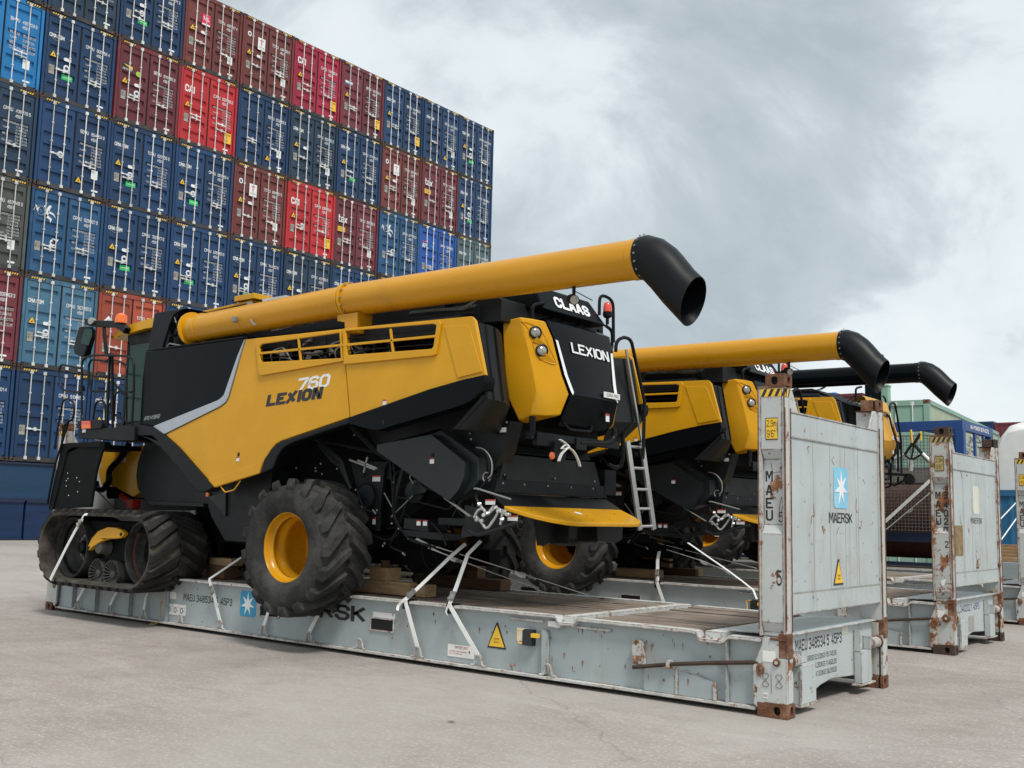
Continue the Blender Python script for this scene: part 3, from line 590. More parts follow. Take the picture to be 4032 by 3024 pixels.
    # ends
    for e in (0,1):
        X=(lambda v:12.192-v) if e else (lambda v:v)      # v = distance from the rack's end
        bx=lambda m,v0,v1,y0,y1,z0,z1,k=0: m.box(min(X(v0),X(v1)),max(X(v0),X(v1)),y0,y1,z0,z1,k)
        def pz(m,pts,y0,y1,k=0): m.prism('Y',[(X(a),z) for a,z in pts],y0,y1,k)
        for s in (1,-1):
            q=(lambda a:a) if s>0 else (lambda a:PW-a)
            # lower post
            b=MB(); pz(b,[(.004,.12),(.004,.66),(.215,.66),(.225,.60),(.31,.40),(.305,.10),(.26,.06),(.20,.12)],q(.004),q(.03)); 
            bx(b,.05,.24,q(.0305),q(.14),.12,.64); bx(b,.004,.03,q(.0305),q(.14),.12,.52)
            B(b,'post_foot',post,.005)
            # corner casting bottom, hinge casting at mid height
            def cst(z0,z1,v1,name,mt='rust'):
                c=MB(); casting(c,0,v1,0,.162,0,z1-z0)
                ob=B(c,name,[mt,'hole'],.006); ob.location=(12.192-v1 if e else v1,0 if s>0 else PW,z0); ob.scale=(1 if e else -1,s,1); return ob
            cst(0,.118,.27 if s>0 and e else .19,'corner_casting','rust' if post=='post' else 'rustdark'); cst(2.778,2.896,.178,'corner_casting','rust' if post=='post' else 'rustdark')
            b=MB(); bx(b,-.004,.075,q(.003),q(.12),.49,.695,0); bx(b,.003,.15,q(-.006),q(.003),.635,.66,0)
            B(b,'hinge_casting','rust',.008)
            # upper post: two stiles with a recessed web between heights
            b=MB(); pz(b,[(.006,.664),(.006,2.776),(.24,2.776),(.24,.664)],q(.10),q(.125)); 
            bx(b,.004,.03,q(.004),q(.0995),.664,2.777); bx(b,.225,.248,q(.004),q(.0995),.664,2.777)
            for z0,z1,d in ((.78,1.52,.006),(2.24,2.777,.006)): bx(b,.0305,.2245,q(d),q(d+.02),z0,z1)
            bx(b,.0305,.2245,q(.06),q(.08),1.60,2.16)
            for za,zb,da,db in ((1.52,1.60,.006,.06),(2.16,2.24,.06,.006)):
                xa,xb=sorted((X(.0305),X(.2245))); b.hexa([(xa,q(da),za),(xb,q(da),za),(xb,q(db),zb),(xa,q(db),zb)],[(xa,q(da+.02),za),(xb,q(da+.02),za),(xb,q(db+.02),zb),(xa,q(db+.02),zb)])
            bx(b,.0305,.2245,q(.04),q(.06),.664,.70); xa,xb=sorted((X(.0305),X(.2245))); b.hexa([(xa,q(.04),.70),(xb,q(.04),.70),(xb,q(.006),.78),(xa,q(.006),.78)],[(xa,q(.06),.70),(xb,q(.06),.70),(xb,q(.026),.78),(xa,q(.026),.78)])
            pb=B(b,'post',post,.005)
            b=MB()                                        # rusted edges and welds
            for v in (.001,.243): bx(b,v,v+.008,q(-.002),q(.004),.72,2.776)
            bx(b,-.003,.003,q(.004),q(.011),.72,2.60); bx(b,-.003,.003,q(.118),q(.128),.70,2.60); bx(b,.0,.25,q(-.001),q(.12),2.7765,2.792)
            B(b,'rust_seam','rust',0,par=None)
            b=MB()
            if s>0:
                for k in range(4):
                    x0=X(.22)+ (k*.062 if e else -k*.062); d_=1 if e else -1
                    zz=(2.70,2.765); b.add([(x0,q(.002),zz[0]),(x0+d_*.03,q(.002),zz[0]),(x0+d_*.062,q(.002),zz[1]),(x0+d_*.032,q(.002),zz[1])],[(0,1,2,3)],1)
                bx(b,.031,.224,.003,.0055,2.698,2.768,0)
                for k in range(2): yy=.02+k*.05; xx=12.1925+.002 if e else -.0025; b.add([(xx,yy,2.70),(xx,yy+.02,2.70),(xx,yy+.035,2.765),(xx,yy+.015,2.765)],[(0,1,2,3)],1)
                bx(b,-.0015,.0035,.006,.098,2.698,2.768,0)
                B(b,'hazard_band',['cyellow' if post=='post' else 'cyellow_old','mblack'],0)
            # hinge spring and its drum
            b=MB(); yc0,yc1=(q(.14),q(.34)); cx_=X(.055 if e else .055); zc=.455
            b.cyl((cx_,yc0,zc),(cx_,yc1,zc),.032,0,14)
            for k in range(5): yy=yc0+(yc1-yc0)*(k+.7)/5.4; b.cyl((cx_,yy-.014,zc),(cx_,yy+.014,zc),.052,0,18)
            b.cyl((cx_,yc0-.0*s,zc),(cx_,yc0+.03*s,zc),.062,1,18)
            if s>0: b.cyl((X(.09),-.03 if post!='post' else -.012,zc),(X(.09),.03,zc),.032 if post=='post' else .05,1,16); b.cyl((X(.09),-.035 if post!='post' else -.02,zc),(X(.09),-.01,zc),.016,0,12)
            B(b,'hinge_spring',['rackw','rust'],.003)
            if s>0:
                b=MB(); b.tube([(X(.235)+.03*math.cos(a*.52),-.008,.385+.035*math.sin(a*.52)) for a in range(12)],.008,0,6,closed=True); B(b,'lashing_eye','rust',0)
            # triangular gusset between end wall and post
            b=MB(); yy=[(q(.125),2.57),(q(.34),2.57),(q(.20),2.775),(q(.125),2.775)]; b.prism('X',yy,X(.02),X(.05)); B(b,'gusset',post,.004)
        # end wall
        b=MB(); b.prism('X',[(.126,.86),(PW-.126,.84),(PW-.126,2.57),(.126,2.57)],X(.03),X(.10))
        bx(b,.022,.03,.126,PW-.126,2.36,2.57); bx(b,.022,.03,.126,PW-.126,.84,1.02)
        bx(b,.016,.034,.126,PW-.126,2.57,2.585)
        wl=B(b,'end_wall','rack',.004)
        b=MB()
        for yy in (.66,1.05,1.42,1.76): bx(b,.0285,.0299,yy,yy+.006,1.03,2.35)
        bx(b,.0205,.0219,.13,PW-.13,2.355,2.363); bx(b,.0205,.0219,.13,PW-.13,1.018,1.026)
        B(b,'panel_seam','seam',0)
        # end beam with fork arch
        ys=[(.17,.10),(.17,.66),(2.27,.66),(2.27,.10),(2.18,.10),(2.05,.135),(1.80,.17),(1.2,.20),(.95,.17),(.70,.11),(.55,.09),(.35,.07)]
        b=MB(); b.prism('X',ys,X(.10),X(.13)); bx(b,.05,.60,.17,2.27,.66,.675)
        bx(b,.02,.0995,.32,.66,.075,.40); bx(b,.02,.0995,1.76,2.02,.10,.40); bx(b,.03,.0995,1.76,1.775,.4,.60)
        for yy in (.36,2.02): bx(b,.02,.0995,yy-.01,yy+.01,.40,.53)
        B(b,'end_beam','rack',.01)
        b=MB(); bx(b,.0,.012,.30,.31,.09,.40); bx(b,.012,.1,.30,.70,.06,.075); bx(b,.012,.1,1.70,2.1,.085,.099); B(b,'worn_edge','rackw',0)
    return r
def star7(cx,cz,rx,rz,n=7):
    out=[]
    for i in range(2*n):
        a=math.pi/2+math.pi*i/n; k=1 if i%2==0 else .36; out.append((cx+rx*k*math.cos(a),cz+rz*k*math.sin(a)))
    return out
def rrect(x0,x1,z0,z1,r,n=4):
    out=[]
    for cx,cz,a0 in ((x1-r,z1-r,0),(x0+r,z1-r,90),(x0+r,z0+r,180),(x1-r,z0+r,270)):
        for i in range(n+1): a=math.radians(a0+90*i/n); out.append((cx+r*math.cos(a),cz+r*math.sin(a)))
    return out
RM=['mblack','cyellow','white','blue_sticker','sky_sticker','sticker','mnavy','cyellow_old','cream','ghost','red','greyst','post2','scar']
def sm(r,b,name,label=None,mats=RM): return b.build(name,mats,r,label=label,recalc=False,org=(0,0,0))
def supertri(b,cx,z0,w,h,pl,c,old=False):
    y=7 if old else 1
    b.flat([(cx-w/2,z0),(cx+w/2,z0),(cx+w*.04,z0+h),(cx-w*.04,z0+h)],pl,c,0)
    k=-.004 if pl=='Y' else .004
    b.flat([(cx-w/2+.022,z0+.018),(cx+w/2-.022,z0+.018),(cx,z0+h*.90)],pl,c+k,y)
    for t,zz in (('SUPER',.36),('HEAVY',.24)): b.text(t,(cx-w*.15,z0+h*zz+.012),(cx+w*.15,z0+h*zz-.008),pl,c+2*k,0)
def graff(b,pts,pl,c,r,m): 
    P=[((p[0],c,p[1]) if pl=='Y' else (c,p[0],p[1])) for p in pts]; b.tube(P,r,m,5)
r1=rack(0,0,'nearest pale grey flat rack, under the large nearest yellow harvester')
def marks1(r):
    b=MB(); c=.0685
    b.text('MAEU 348534 5  45P3',(3.53,.475),(4.60,.375),'Y',c,0,bold=.017); sm(r,b,'serial_lettering')
    b=MB(); b.flat(rrect(4.77,5.09,.27,.59,.04),'Y',c,3); b.flat(star7(4.93,.425,.14,.15),'Y',c-.004,2); sm(r,b,'star_sign',mats=RM)
    b=MB(); b.text('MAERSK',(5.42,.545),(7.08,.365),'Y',c,0,bold=.03); sm(r,b,'company_lettering')
    b=MB(); supertri(b,9.02,.27,.25,.26,'Y',c); sm(r,b,'warning_sign')
    b=Cut(); b.cut('notice_plate')
    b.rect((8.35,.255),(8.72,.13),'Y',c,5); b.text('IMPORTANT',(8.45,.245),(8.64,.215),'Y',c-.004,10); b.text('LASHING RING MAXIMUM',(8.37,.195),(8.62,.18),'Y',c-.004,10); b.text('PULL 5 TONS EACH',(8.37,.17),(8.56,.155),'Y',c-.004,10)
    b.cut('pale_plate'); b.rect((7.20,.505),(7.55,.445),'Y',c,5); b.cut('notice_plate'); b.rect((9.28,.505),(9.44,.375),'Y',c,5)
    b.cut('data_plate')
    for k in range(3): b.rect((3.16+k*.15,.315),(3.30+k*.15,.17),'Y',c,5); b.text('o:',(3.18+k*.15,.28),(3.27+k*.15,.2),'Y',c-.004,0)
    b.cut('notice_plate'); b.rect((3.22,.47),(3.36,.38),'Y',c,5)
    b.build_all(RM,r)
    # post lettering
    b=MB(); cc=.0595; px_=[12.005,12.065]
    for t,z in zip('MAEU',(2.015,1.895,1.785,1.68)): b.text(t,(11.985,z+.045),(12.052,z-.048),'Y',cc,0,bold=.03)
    b.text('5',(12.10,1.71),(12.14,1.62),'Y',cc,0); b.text('5',(12.10,1.22),(12.15,1.09),'Y',.0055,0,bold=.015)
    graff(b,[(12.035,2.13),(12.045,2.08),(12.06,2.04),(12.09,2.05),(12.155,2.05)],'Y',cc,.003,13); graff(b,[(12.115,1.62),(12.11,1.75),(12.13,1.84),(12.14,1.78),(12.13,1.7),(12.15,1.6)],'Y',cc,.003,13)
    sm(r,b,'post_lettering')
    b=MB(); b.rect((12.013,2.515),(12.125,2.325),'Y',.0055,0); b.flat([(12.02,2.508),(12.125,2.508),(12.118,2.42),(12.125,2.333),(12.02,2.333)],'Y',.0015,1); b.text('2,9m',(12.026,2.495),(12.115,2.43),'Y',-.002,0); b.text('9\'6"',(12.028,2.41),(12.108,2.345),'Y',-.002,0)
    sm(r,b,'height_sign',label='torn yellow height sign')
    b=MB(); x=12.164
    b.flat(rrect(1.141,1.483,1.765,2.148,.04),'X',x,4); b.flat(star7(1.312,1.955,.155,.17),'X',x+.004,2); sm(r,b,'star_sign')
    b=MB(); b.text('MAERSK',(1.015,1.722),(1.595,1.625),'X',x,0,bold=.018); sm(r,b,'company_lettering')
    b=MB(); supertri(b,1.22,1.055,.24,.235,'X',x); sm(r,b,'warning_sign')
    b=Cut(); b.cut('serial_lettering'); x=12.093; b.text('MAEU 348534 5  45P3',(.40,.615),(1.46,.505),'X',x,0,bold=.017)
    b.cut('weight_table')
    for k,t in enumerate(('GROSS 52.500KGS 115.740LBS','5.200KGS 11.460LBS','47.300KGS 104.280LBS')): b.text(t,(.66 if k==0 else .80+.02*k,.455-.075*k),(1.33,.405-.075*k),'X',x,0)
    b.cut('cream_label'); b.rect((1.46,.65),(1.62,.585),'X',x,8)
    b.build_all(RM,r)
    b=Cut(); b.cut('paper_label'); b.rect((11.975,.545),(12.09,.455),'Y',.0035,5); b.cut('paper_label'); b.rect((11.975,.20),(12.02,.155),'Y',.0035,5); b.text('AVI',(11.98,.19),(12.016,.165),'Y',-.001,0)
    b.cut('chalk_scrawl')
    for cx,tl in ((12.0,0),(12.12,.03)):
        pts=[(cx+.028*math.sin(t*.42)*(1),.305+.055*math.cos(t*.21)+0*tl) for t in range(31)]; graff(b,pts,'Y',.0,.0018,0)
    graff(b,[(12.05,.36),(12.055,.20)],'Y',.0,.0015,0)
    b.build_all(RM,r)
marks1(r1)
def drips(r,seed,n,x0,x1):
    q=random.Random(seed)
    for k in range(n):
        b=MB(); x=q.uniform(x0,x1); z=q.uniform(.16,.58); w=q.uniform(.003,.012); h=q.uniform(.008,.055)
        b.flat([(x-w,z),(x-w*.5,z+w),(x+w*.6,z+w*.8),(x+w,z-w*.5),(x+w*.35,z-h*.5),(x,z-h),(x-w*.35,z-h*.45)],'Y',.0685 if not(10.78<x<11.54 and z<.30) else .0285,13); sm(r,b,'rust_streak')
def scars(r,seed,n):
    q=random.Random(seed); x=12.1635
    for k in range(n):
        b=MB(); y=q.uniform(.2,2.2); z=q.uniform(.95,2.5); pts=[(y,z)]
        for j in range(4): y+=q.uniform(-.05,.05); z+=q.uniform(-.10,.03); pts.append((min(2.28,max(.15,y)),z))
        P=[(x,u,v) for u,v in pts]; w=q.uniform(.002,.004); b.sweep(smooth(P,3),[(-.0006,-w),(.0006,-w),(.0006,w),(-.0006,w)],13,up=(1,0,0)); sm(r,b,'rust_scratch')
scars(r1,3,6); drips(r1,5,30,9.7,11.55); drips(r1,6,14,7.3,9.6)
r2=rack(-.262,5.63,'second flat rack from the front, very rusty near post lettered 3402021','post2',seed=2)
def marks2(r):
    b=MB(); cc=.0595
    for t,z in zip('MAEU',(2.015,1.895,1.785,1.68)): b.text(t,(11.985,z+.045),(12.052,z-.048),'Y',cc,0,bold=.03)
    for t,z in zip('34020',(2.015,1.895,1.785,1.68,1.565)): b.text(t,(12.085,z+.045),(12.14,z-.048),'Y',cc if z>1.6 else .03,0,bold=.03)
    b.text('2',(12.105,1.43),(12.15,1.345),'Y',.0035,0,bold=.01); b.text('1',(12.115,1.27),(12.14,1.17),'Y',.0035,0,bold=.02)
    sm(r,b,'post_lettering')
    b=MB(); b.rect((12.005,2.515),(12.12,2.325),'Y',.0055,0); b.rect((12.012,2.508),(12.113,2.332),'Y',.0015,7); b.text('2,9m',(12.02,2.495),(12.106,2.43),'Y',-.002,0); b.text('9\'6"',(12.025,2.41),(12.10,2.345),'Y',-.002,0); sm(r,b,'height_sign',label='faded yellow height sign')
    b=MB(); x=12.164; b.flat(rrect(1.12,1.416,1.79,2.176,.05),'X',x,8); sm(r,b,'cream_patch')
    b=MB(); b.text('MAERSK',(.996,1.741),(1.554,1.660),'X',x,0,bold=0); sm(r,b,'company_lettering')
    b=MB(); b.rect((.245,1.63),(.60,1.24),'X',x,9); sm(r,b,'glue_mark')
    b=MB(); supertri(b,1.26,1.055,.13,.12,'X',x,True); sm(r,b,'warning_sign')
    b=Cut(); b.cut('serial_lettering'); x=12.093; b.text('L 340202 1  45P3',(.55,.59),(1.55,.49),'X',x,6,bold=.01); b.cut('grey_plate'); b.rect((1.0,.42),(1.26,.22),'X',x,11); b.cut('side_lettering'); b.text('SLTPIKK',(.56,.35),(.66,.17),'X',x,6); b.build_all(RM,r)
    b=MB(); b.flat([(11.985,.55),(12.09,.55),(12.06,.47),(12.0,.455)],'Y',.0035,5); b.flat([(12.04,.93),(12.11,.95),(12.08,.86),(12.05,.87)],'Y',.0035,5); sm(r,b,'paper_label')
marks2(r2); scars(r2,8,6)
r3=rack(-.44,10.85,'third flat rack back, its grey near post cut by the right picture edge','post',seed=3)
def marks3(r):
    b=MB(); cc=.0595
    for t,z in zip('MAEU',(2.015,1.895,1.785,1.68)): b.text(t,(11.985,z+.045),(12.052,z-.048),'Y',cc,0,bold=.03)
    sm(r,b,'post_lettering')
    b=MB(); b.rect((12.005,2.515),(12.12,2.325),'Y',.0055,0); b.rect((12.012,2.508),(12.113,2.332),'Y',.0015,1); b.text('2,9m',(12.02,2.495),(12.106,2.43),'Y',-.002,0); b.text('9\'6"',(12.025,2.41),(12.10,2.345),'Y',-.002,0); sm(r,b,'height_sign')
    b=MB(); b.rect((11.985,.55),(12.09,.47),'Y',.0035,5); sm(r,b,'paper_label')
marks3(r3)
# ---------------------------------------------------------------- combine harvester
YS=-.35; YC=1.19
def tyre_mesh(cx,cy,cz,R=.80,Wd=.70,rr=.385,n=17,lug=True,letters=True):
    """tyre around the Y axis: carcass by lathe, chevron lugs, lettering on the outer (-Y) sidewall"""
    b=MB(); h=Wd/2
    prof=[(rr,-h*.78),(rr+.03,-h*.90),(rr+.10,-h*1.0),(R*.72,-h*1.03),(R*.84,-h*1.0),(R*.88,-h*.93),(R*.905,-h*.75),(R*.915,-h*.4),(R*.92,0)]
    prof=prof+[(r,-y) for r,y in reversed(prof[:-1])]+[(rr-.005,h*.4),(rr-.005,-h*.4)]
    b.lathe(prof,(cx,cy,cz),(0,1,0),0,72,closed=True)
    def carc(y):
        y=abs(y)/h; return R*(.92-.012*y-.03*max(0,y-.7)/.3)
    if lug:
        for s in (-1,1):
            for i in range(n):
                a0=2*math.pi*(i+(.5 if s>0 else 0))/n; vs=[]; st=[(.02,0.03,1.),(.25,.10,1.),(.5,.19,1.),(.75,.30,.995),(.93,.385,.985),(1.02,.40,.93),(1.03,.405,.86)]
                for k,(t,da,rt) in enumerate(st):
                    y=s*h*t; rb=carc(y)-.012 if t<1 else R*(.90 if t<1.025 else .80); ro=R*rt; a=a0-da; wd=.036+.006*k if k<4 else .060
                    if t>1: rb=R*.84-.05*(k-5); 
                    for dr,dw in ((rb,-wd*1.5),(rb,wd*1.5),(ro,wd),(ro,-wd)):
                        if t>1:
                            yy=y if dr==ro else s*h*.90
                        else: yy=y
                        aa=a+dw/R; vs.append((cx+dr*math.cos(aa),cy+yy,cz+dr*math.sin(aa)))
                m=len(st); fs=[(0,1,2,3),tuple(4*(m-1)+q for q in (3,2,1,0))]
                for k in range(m-1):
                    for q in range(4): w=(q+1)%4; fs.append((4*k+q,4*(k+1)+q,4*(k+1)+w,4*k+w))
                b.add(vs,fs,0)
    if letters:
        rt=R*.70; word='GOODYEAR'
        for k,ch in enumerate(word):
            a=math.radians(196-k*14.5); t=Vector((math.sin(a),0,-math.cos(a))); u=Vector((math.cos(a),0,math.sin(a)))
            o=Vector((cx,cy-h*1.035-.001,cz))+u*(rt-.03)-t*.03; b.text3(ch,o,t,u,.055,.065,1)
    return b
def rim_mesh(cx,cy,cz,rr=.385,h=.35,out=-1):
    b=MB(); s=out
    prof=[(rr+.018,s*(h-.075)),(rr+.022,s*(h-.055)),(rr+.005,s*(h-.055)),(rr-.010,s*(h-.085)),(rr-.014,s*(h-.13)),(rr-.040,s*(h-.15)),(rr-.040,s*(h-.19)),(rr-.030,s*(h-.205)),(rr-.034,s*(h-.25)),(rr-.065,s*(h-.275)),(rr-.068,s*(h-.33)),(rr-.055,s*(h-.35)),(rr-.075,s*(h-.56)),(rr-.085,s*(h-.60)),(.24,s*(h-.62)),(.21,s*(h-.60)),(.205,s*(h-.62))]
    prof+= [(r-.012 if i<1 else r,y+(-s*.012)) for i,(r,y) in reversed(list(enumerate(prof)))]
    b.lathe(prof,(cx,cy,cz),(0,1,0),0,56,closed=True); return b
def belt(cx0,cx1,cz,r,y0,y1):
    L=cx1-cx0; per=2*L+2*math.pi*r
    def at(s,rad):
        s%=per
        if s<L: return (cx0+s,cz-rad)
        s-=L
        if s<math.pi*r: a=-math.pi/2+s/r; return (cx1+rad*math.cos(a),cz+rad*math.sin(a))
        s-=math.pi*r
        if s<L: return (cx1-s,cz+rad)
        s-=L; a=math.pi/2+s/r; return (cx0+rad*math.cos(a),cz+rad*math.sin(a))
    b=MB(); n=110
    for i in range(n): pass
    vs=[];fs=[]
    prof=[(r-.045,y0+.012),(r-.006,y0),(r,y0+.03),(r+.004,(y0+y1)/2),(r,y1-.03),(r-.006,y1),(r-.045,y1-.012)]
    k=len(prof)
    for i in range(n):
        for rr,y in prof: x,z=at(per*i/n,rr); vs.append((x,y,z))
    for i in range(n):
        j=(i+1)%n
        for q in range(k): w=(q+1)%k; fs.append((i*k+q,j*k+q,j*k+w,i*k+w))
    b.add(vs,fs,0)
    nl=34; hw=(y1-y0)/2; ym=(y0+y1)/2
    for s in (-1,1):
        for i in range(nl):
            s0=per*(i+(.5 if s>0 else 0))/nl; vs=[]
            st=((.0,.0),(.3,.075),(.62,.16),(.9,.235),(1.0,.245))
            for t,ds in st:
                for rad,dw in ((r-.003,-.062),(r-.003,.062),(r+(.052 if t<1 else .030),.042),(r+(.052 if t<1 else .030),-.042)):
                    x,z=at(s0-ds+dw,rad); vs.append((x,ym+s*hw*t*1.0,z))
            m=len(st); f=[(0,1,2,3),tuple(4*(m-1)+q for q in (3,2,1,0))]
            for a in range(m-1):
                for q in range(4): w=(q+1)%4; f.append((4*a+q,4*(a+1)+q,4*(a+1)+w,4*a+w))
            b.add(vs,f,1)
    return b
def mirY(b):
    o=MB(); o.v=[(x,2*YC-y,z) for x,y,z in b.v]; o.f=[list(reversed(f)) for f in b.f]; o.m=list(b.m); return o
def combine():
    R=thing('combine_harvester','large yellow and black harvester with long yellow unloading tube, nearest the camera','harvester',(0,0,0),'yellow and black harvesters on flat racks')
    def B(m,n,ms,bev=0,lab=None,par=None,ang=35,rc=True): return m.build(n,ms,par or R,label=lab,bevel=bev,org=(0,0,0),ang=ang,recalc=rc)
    def both(m,n,ms,bev=0,lab=None): a=B(m,n,ms,bev,lab); B(mirY(m),n,ms,bev); return a
    # --- side panels
    front=[(5.137,3.751),(5.368,3.748),(6.933,3.719),(7.119,2.680),(5.930,2.442),(5.836,2.407),(5.759,2.346),(5.633,2.223),(5.558,2.059),(4.670,1.882),(3.489,2.592),(4.702,2.915),(4.806,2.962),(4.862,3.025),(5.055,3.550)]
    hole1=[(5.434,3.641),(5.488,3.668),(6.920,3.679),(6.976,3.359),(5.509,3.419),(5.473,3.450)]
    a=MB(); a.prism('Y',front,YS,YS+.035,0,[hole1]); both(a,'front_side_panel','yellow',.012)
    rear=[(6.953,3.717),(8.910,3.665),(8.934,3.648),(8.966,3.614),(9.126,3.037),(9.096,3.033),(8.817,3.003),(8.382,2.934),(7.144,2.683)]
    hole2=[(7.013,3.691),(8.400,3.641),(8.460,3.620),(8.466,3.594),(8.425,3.381),(8.397,3.352),(7.061,3.386)]
    a=MB(); a.prism('Y',rear,YS-.008,YS+.035,0,[hole2]); both(a,'rear_side_panel','yellow',.012)
    # raised frames and bars of the grilles
    def frame(o,i,y0,y1): m=MB(); m.prism('Y',o,y0,y1,0,[i]); return m
    o1=[(5.374,3.682),(5.429,3.699),(6.934,3.705),(7.001,3.331),(5.523,3.260),(5.465,3.285)]; i1=[(5.454,3.625),(5.501,3.656),(6.917,3.669),(6.960,3.370),(5.522,3.429),(5.489,3.449)]
    both(frame(o1,i1,YS-.03,YS-.0005),'grille_frame','yellow',.008)
    o2=[(6.973,3.708),(8.483,3.661),(8.514,3.627),(8.457,3.298),(8.416,3.283),(7.019,3.290)]; i2=[(7.029,3.679),(8.392,3.632),(8.448,3.612),(8.415,3.388),(8.388,3.362),(7.070,3.396)]
    both(frame(o2,i2,YS-.035,YS-.0085),'grille_frame','yellow',.008)
    a=MB()
    for p in ([(5.457,-0.370,3.542),(6.997,-0.370,3.522)],[(6.189,-0.370,3.666),(6.257,-0.370,3.369)],[(7.022,-0.375,3.517),(8.472,-0.375,3.494)],[(7.754,-0.375,3.638),(7.810,-0.375,3.358)]): a.bar(p[0],p[1],.028,.022,0,up=(0,1,0))
    both(a,'grille_bar','yellow',.004)
    a=MB()
    for p in ([(5.424,-0.340,3.614),(6.949,-0.340,3.611)],[(5.458,-0.340,3.481),(6.959,-0.340,3.456)],[(7.008,-0.340,3.599),(8.444,-0.340,3.573)],[(7.036,-0.340,3.454),(8.426,-0.340,3.419)]): a.tube(p,.007,0,6)
    both(a,'grille_rod','black')
    a=MB(); a.add([(8.550,-0.389,3.617),(8.939,-0.389,3.607),(8.917,-0.389,3.563),(8.986,-0.389,3.605)],[(0,1,2)],0) if False else None
    a.prism('Y',[(8.543,3.593),(8.866,3.577),(8.907,3.546),(9.095,3.071),(8.984,3.057),(8.759,3.028)],YS-.018,YS-.0085,0); both(a,'pressed_field','yellow',.012)
    a=MB(); a.prism('Y',[(4.964,2.067),(5.613,2.202),(5.563,2.059),(4.975,1.948),(4.674,1.885),(4.526,1.977)],YS-.012,YS-.0005,0); B(a,'lower_pressing','yellow',.008)
    # black front panel, silver strip
    a=MB(); a.prism('Y',[(2.874,3.773),(3.229,3.769),(5.107,3.741),(4.994,3.547),(4.759,3.075),(4.714,3.040),(4.645,3.007),(3.209,2.720),(2.855,2.748),(2.847,3.395)],YS,YS+.04,0); both(a,'black_side_panel','gloss',.012)
    a=MB(); a.prism('Y',[(5.115,3.738),(5.132,3.751),(5.046,3.548),(4.854,3.030),(4.800,2.969),(4.701,2.922),(3.483,2.597),(3.210,2.713),(4.650,3.002),(4.722,3.035),(4.767,3.070),(4.999,3.548)],YS-.014,YS+.02,0); both(a,'silver_strip','silver',.004)
    a=MB(); a.text3('APS HYBRID',[(2.956,-0.352,2.799)][0],(1,0,.06),(0,0,1),.38,.055,0,sh=.3); sm2(B,a,'panel_lettering','silver')
    # black lower trims
    a=MB(); a.prism('Y',[(7.144,2.671),(5.945,2.435),(5.810,2.369),(5.663,2.219),(5.594,2.052),(5.842,2.113),(5.916,2.259),(5.995,2.340),(6.056,2.378),(6.179,2.416),(7.133,2.607)],YS-.03,YS+.08,0); both(a,'wheel_arch_trim','black',.018)
    a=MB(); a.prism('Y',[(7.166,2.672),(8.401,2.926),(8.877,3.000),(9.143,3.028),(9.154,2.969),(9.138,2.907),(9.092,2.856),(9.025,2.802),(8.963,2.767),(8.799,2.723),(8.298,2.635),(7.628,2.515),(7.426,2.548),(7.209,2.601),(7.151,2.613)],YS-.055,YS+.12,0); both(a,'rear_lower_trim','gloss',.03)
    a=MB(); a.prism('Y',[(2.809,2.687),(2.890,2.724),(3.016,2.733),(3.243,2.697),(3.529,2.583),(3.866,2.409),(4.251,2.162),(4.685,1.885),(4.533,1.830),(4.386,1.822),(4.281,1.873),(3.726,2.252),(3.439,2.426),(3.151,2.537),(2.978,2.582),(2.806,2.591)],YS-.04,YS+.15,0); both(a,'fender_trim','black',.025)
    # rubber corner behind the rear panel
    a=MB(); prof=[(-.34,8.90),(-.30,8.98),(-.18,9.01),(.0,8.97),(.20,8.86)]; zz=[(3.60,0),(2.80,.14),(2.50,0)]
    vs=[]
    for k,(z,dx) in enumerate(zz):
        for y,x in prof: vs.append((x+dx-(.24*(.2-y)/.54 if k==2 else 0),y+(.03 if k==2 else .01),z-(y+.34)*.05))
    n=len(prof); fs=[(k*n+q,k*n+q+1,(k+1)*n+q+1,(k+1)*n+q) for k in range(2) for q in range(n-1)]; a.add(vs,fs,0)
    for q in (1.6,2.4): pass
    both(a,'corner_bellows','dark')
    a=MB()
    for x,y in ((8.965,-.305),(9.0,-.22),(9.0,-.07)): a.tube([(x,y,3.585),(x+.14,y,2.81),(x-.24*(.2-y)/.54,y+.02,2.53)],.010,0,6)
    both(a,'bellows_rib','black')
    # lettering on the side
    a=MB(); w=Vector((1,0,.048)).normalized()
    q=[(5.608,-0.352,2.866),(6.628,-0.352,2.853),(6.668,-0.352,3.008)]; a.text3('LEXION',q[0],w,(0,0,1),q[1][0]-q[0][0],q[2][2]-q[1][2],0,sh=.24,bold=.075); B(a,'model_lettering','mblack',rc=False)
    a=MB(); q=[(6.175,-0.352,3.024),(6.746,-0.352,3.019),(6.805,-0.352,3.177)]; a.text3('760',q[0],w,(0,0,1),q[1][0]-q[0][0],q[2][2]-q[1][2],0,sh=.24,bold=.033); B(a,'model_number','white',rc=False)
    def sticker(P,w_,h_,m_='sticker',band=True,face='Y',name='safety_sticker'):
        a=MB(); x,y,z=P
        if face=='Y': a.rect((x,z+h_),(x+w_,z),'Y',y,0); band and a.rect((x,z+h_),(x+w_,z+h_*.75),'Y',y-.003,1)
        else: a.rect((y,z+h_),(y+w_,z),'X',x,0); band and a.rect((y,z+h_),(y+w_,z+h_*.75),'X',x+.003,1)
        B(a,name,[m_,'red'],rc=False)
    for P in ([(5.090,-0.353,2.209)][0],[(7.661,-0.361,2.795)][0]): sticker(P,.055,.06)
    a=MB(); a.flat(stad(*[(5.126,2.297)][0],.04,.05),'Y',-.3525,0); a.flat(stad(*[(7.730,2.596)][0],.04,.05),'Y',-.408,0); B(a,'panel_latch','hole',rc=False)
